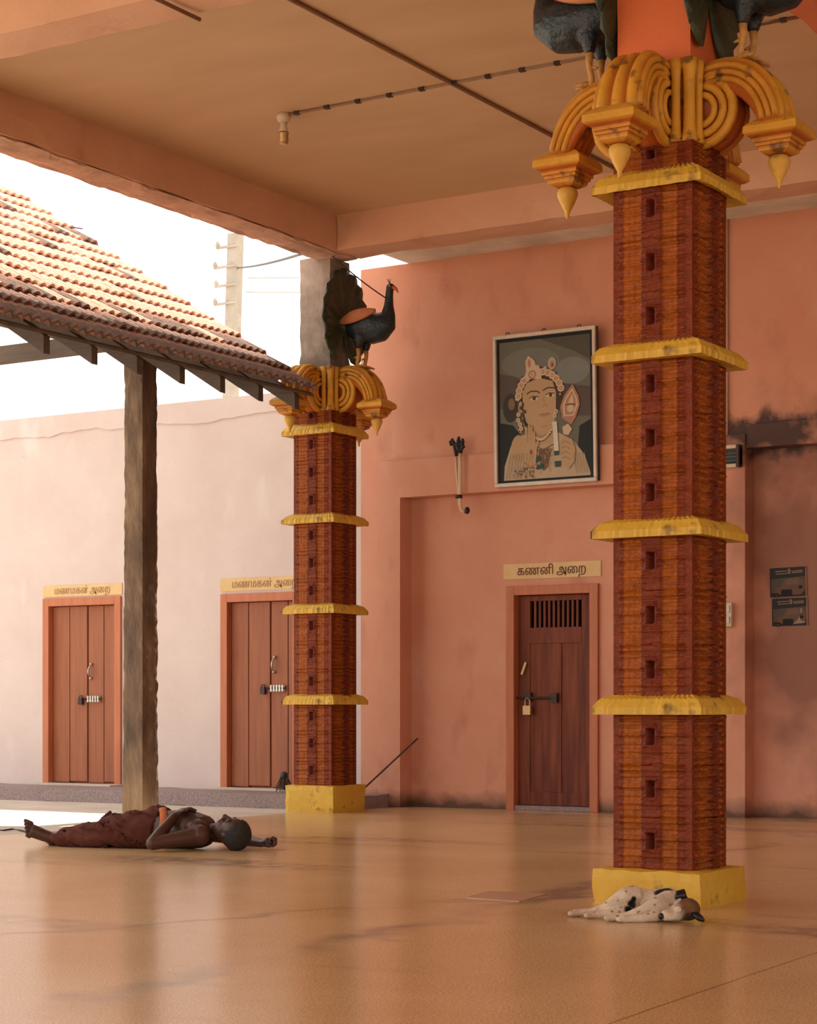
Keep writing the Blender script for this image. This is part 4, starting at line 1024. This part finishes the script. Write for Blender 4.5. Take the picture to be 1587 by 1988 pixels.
# far arm stretched past the head
S2, E2, W2 = flr(404,13.84,.095), flr(462,13.90,.052), flr(508,13.62,.040)
b.ball(S2, .07); b.tube([S2, S2.lerp(E2,.5), E2], [.060,.052,.044], 12); b.ball(E2, .044)
b.tube([E2, E2.lerp(W2,.4), W2], [.042,.040,.030], 12)
F2 = flr(521,13.56,.048)
b.tube([W2, F2], [(.030,.026),(.040,.034)], 10); b.ball(F2, (.040,.042,.036), rot=ROT)
for i in range(4):
    o_ = -.045+.028*i
    b.tube([F2+Rr*.018+Dd*o_+Up*.034, F2+Rr*.050+Dd*o_+Up*.020, F2+Rr*.050+Dd*o_-Up*.012, F2+Rr*.026+Dd*o_-Up*.026], [.012,.0125,.012,.010], 8)
b.tube([F2-Rr*.01-Dd*.05-Up*.012, F2+Rr*.012-Dd*.066-Up*.018, F2+Rr*.036-Dd*.058-Up*.020], [.014,.012,.010], 8)
# legs and feet
def foot(ankle, toe_dir, sole_dir, L, k=1.0):
    td, sd = toe_dir.normalized(), sole_dir.normalized(); lat = td.cross(sd).normalized()
    heel = ankle+sd*.045-td*.02
    b.ball(heel, .034*k); b.tube([ankle, ankle+td*.05+sd*.02, ankle+td*L*.62+sd*.035], [.038,(.036*k,.036*k),(.034*k,.040*k)], 12)
    b.tube([heel, heel.lerp(ankle+td*L*.62+sd*.040,.5), ankle+td*L*.66+sd*.042], [.032,.030,.022], 10)
    for i in range(5):
        o_ = (-.040+.021*i)*k; l2 = (.056,.052,.046,.040,.034)[i]*k; rr0 = (.0155,.012,.0115,.011,.0105)[i]
        p = ankle+td*(L*.66-.006*i)+sd*.034+lat*o_
        b.tube([p, p+td*l2*.6-sd*.004, p+td*l2], [rr0, rr0*.95, rr0*.8], 8)
hip1, kn1, an1 = flr(305,13.70,.10), flr(196,13.78,.085), flr(100,13.92,.058)
b.tube([hip1, hip1.lerp(kn1,.5), kn1, kn1.lerp(an1,.35), an1], [.085,.072,.054,.052,.034], 12)
foot(an1, (-Rr*.84+Up*.42-Dd*.22), (Dd*.85-Up*.42-Rr*.35), .235, 1.2)
hip2, kn2, an2 = flr(312,13.94,.10), flr(262,14.30,.09), flr(216,14.62,.055)
b.tube([hip2, hip2.lerp(kn2,.5), kn2, kn2.lerp(an2,.35), an2], [.085,.072,.054,.052,.034], 12)
foot(an2, (Up*.95-Rr*.15+Dd*.2), (-Rr*.6-Up*.3+Dd*.5), .17)
bme = blob('body', b, .0062, 2)
link('body', bme, M['skin'], man)
# hair cap
hc = MB(); hc.ball(H(.032,0,-.012), (.112,.091,.108), 22, 16, rot=HR)
vs_, fs_ = hc.v, hc.f
keep = []
for i, v in enumerate(vs_):
    l = HR.transposed() @ (Vector(v)-HC); keep.append(not (l.z > .045+.5*max(0,l.x-.02) and l.x < .075) and l.x > -.055+.4*abs(l.z) )
hm = MB(); hm.add(vs_, [f for f in fs_ if all(keep[i] for i in f)])
ho = link('hair', hm.mesh('hair', True), M['hair'], man)
so = ho.modifiers.new('solid', 'SOLIDIFY'); so.thickness = .012; so.offset = 0
# wrap cloth from waist to ankle
c_ = MB()
c_.tube([flr(318,13.76,.125), flr(300,13.79,.132), flr(265,13.83,.122), flr(225,13.86,.102), flr(180,13.87,.080), flr(140,13.88,.064), flr(110,13.90,.054)],
        [(.165,.136),(.185,.142),(.20,.128),(.19,.106),(.16,.084),(.115,.066),(.066,.052)], 18)
c_.tube([hip2, kn2, kn2.lerp(an2,.75)], [.11,.085,.062], 12)
c_.tube([flr(300,13.70,.10), flr(200,13.72,.095), flr(112,13.90,.06)], [.11,.085,.056], 12)
cme = blob('wrap_cloth', c_, .011, 5)
cme.update()
for v in cme.vertices:
    p = v.co; a_ = p.dot(Rr); d_ = p.dot(Dd)
    f_ = .010*math.sin(26*(a_*.55+p.z*1.6+.35*d_)+2.5*mnoise.noise(p*5))+.006*math.sin(61*(a_*.35+p.z*1.2)+3*mnoise.noise(p*8))
    v.co = p+v.normal*(f_*1.7+.004)
    if v.co.z < .002: v.co.z = .002
wr = link('wrap_cloth', cme, M['cloth'], man)
wb = MB(); c0 = flr(320,13.755,.126); pts = []
for i in range(21):
    an = math.radians(-70)+i/20*math.radians(150); pts.append(c0+Dd*(.172*-math.cos(an))+Up*(.146*math.sin(an))+Rr*(.012*math.sin(3*an)))
wb.tube(pts, [(.026,.010)]*21, 8); link('waistband', wb.mesh('waistband', True), M['waist'], man)

# ------------------------------------------------------------------ sleeping dog
do = ground(1260, 1788); do3 = Vector((do.x, do.y, 0))
dog = thing('dog', 'small white dog with black patches and tan head asleep against the yellow base', 'dog', (do.x, do.y, 0))
def G(px, w, h): p = C(px, YH, w)-do3; p.z = h; return p
d = MB()
d.tube([G(1222,9.22,.068), G(1238,9.20,.072), G(1258,9.185,.066), G(1280,9.165,.066), G(1302,9.14,.072), G(1318,9.11,.066), G(1326,9.07,.058)],
       [.045,(.070,.064),(.064,.060),(.068,.064),(.078,.068),(.062,.056),(.048,.046)], 14)
d.ball(G(1228,9.20,.085), (.060,.060,.048), rot=ROT); d.ball(G(1300,9.10,.090), (.055,.06,.045), rot=ROT)
# head lying on its cheek, nose to the left
d.tube([G(1326,9.05,.060), G(1338,9.00,.056), G(1336,8.96,.054)], [.046,.048,.050], 12)
d.ball(G(1336,8.965,.056), (.058,.052,.052), rot=ROT)
d.tube([G(1330,8.955,.052), G(1310,8.93,.042), G(1296,8.915,.036), G(1287,8.91,.032)], [.046,.036,.027,.022], 12)
d.ball(G(1318,8.90,.062), .016); d.ball(G(1302,8.91,.024), (.028,.02,.014), rot=ROT)
# legs
d.tube([G(1234,9.17,.095), G(1212,9.13,.095), G(1192,9.12,.072), G(1174,9.13,.045), G(1150,9.16,.026), G(1124,9.18,.020)], [.052,.043,.030,.022,.018,.017], 10)
d.tube([G(1230,9.15,.045), G(1208,9.09,.030), G(1180,9.09,.022), G(1158,9.10,.018)], [.040,.031,.022,.018], 10)
d.tube([G(1300,9.08,.085), G(1272,9.03,.070), G(1250,9.00,.048), G(1222,8.985,.028), G(1196,8.98,.018)], [.050,.037,.026,.019,.017], 10)
d.tube([G(1298,9.03,.040), G(1272,8.96,.026), G(1244,8.945,.018), G(1220,8.94,.016)], [.036,.026,.020,.017], 10)
def paw(px, w, h, rot=0):
    c = G(px, w, h); d.ball(c, (.026,.021,.018), rot=ROT)
    for i in range(4): d.ball(c-Rr*(.022+.004*(i in (1,2)))+Dd*(-.018+.012*i)-Up*.002, (.014,.0075,.012), rot=ROT)
paw(1119,9.18,.018); paw(1150,9.10,.017); paw(1189,8.98,.017); paw(1213,8.94,.016)
dme = blob('body', d, .0045, 2)
def near(co, p, r): return np.exp(-(((co-np.array(p))**2).sum(1)/(r*r))**2)
prng = np.random.RandomState(4)
def dogcol(co):
    c = np.tile(np.array((.80,.66,.52)), (len(co), 1))
    def lay(p, r, col, a=1):
        nonlocal c
        k = (np.clip(near(co, p, r)*1.6-.3, 0, 1)*a)[:,None]; c = c*(1-k)+np.array(col)*k
    xr0 = co @ np.array(Rr); vis0 = np.where(co @ np.array(Dd) < np.median(co @ np.array(Dd))+.10)[0]
    for px, w, h, r in ((1212,9.18,.120,.032),(1224,9.19,.135,.030),(1288,9.115,.126,.034),(1297,9.10,.130,.028),(1279,9.12,.122,.026),(1226,9.12,.066,.024),(1219,9.10,.040,.026),(1230,9.12,.088,.016)): tgt = G(px,w,h); q = vis0[np.argmin((xr0[vis0]-tgt.dot(Rr))**2+(co[vis0,2]-tgt.z)**2*1.0+.15*(co[vis0] @ np.array(Dd)-tgt.dot(Dd))**2)]; lay(Vector(co[q]), r, (.014,.011,.011))
    fd = np.array(Dd); vis = np.where((co @ fd < np.median(co @ fd)+.03) & (co[:,2] > .015))[0]
    xr = co @ np.array(Rr); x_lo, x_hi = G(1150,9.05,0).dot(Rr), G(1300,9.05,0).dot(Rr)
    for q in prng.choice(vis[(xr[vis] > x_lo) & (xr[vis] < x_hi-.05)], 34): lay(Vector(co[q]), prng.uniform(.004,.0085), (.05,.032,.025), .7)
    leg = np.clip((x_lo+.10-xr)/.10, 0, 1)[:,None]*.45; c = c*(1-leg)+np.array((.42,.24,.15))*leg
    lay(G(1340,8.95,.062), .072, (.20,.10,.045)); lay(G(1300,8.92,.045), .030, (.42,.27,.16), .7); lay(G(1332,8.93,.03), .030, (.05,.03,.024), .8); lay(G(1322,8.91,.063), .010, (.02,.015,.012)); lay(G(1316,8.92,.066), .014, (.36,.22,.13), .7)
    for px, w in ((1110,9.18),(1141,9.10),(1180,8.98),(1204,8.94)): lay(G(px,w,.014), .011, (.07,.04,.03), .8)
    return c
paint_verts(dme, dogcol); link('body', dme, M['fur'], dog)
link('nose', MB().ball(G(1284,8.902,.032), (.013,.013,.015), rot=ROT).mesh('nose', True), M['nose'], dog)
def ear(pts, ws):
    e = MB(); e.tube(pts, [(w_, max(.006, w_*.62)) for w_ in ws], 10); link('ear', e.mesh('ear', True), M['nose'], dog)
ear([G(1330,8.99,.098), G(1326,8.985,.125), G(1318,8.97,.122), G(1312,8.955,.108)], [.020,.026,.020,.006])
ear([G(1344,8.94,.046), G(1354,8.925,.032), G(1361,8.915,.020), G(1368,8.91,.010)], [.022,.026,.022,.007])
link('tail', MB().tube([G(1216,9.27,.06), G(1206,9.33,.03), G(1196,9.36,.014)], [.016,.012,.007], 8).mesh('tail', True), M['fur'], dog)
paint_verts(bpy.data.objects['tail'].data if False else dog.children[-1].data, lambda co: np.tile(np.array((.03,.022,.02)), (len(co),1)))
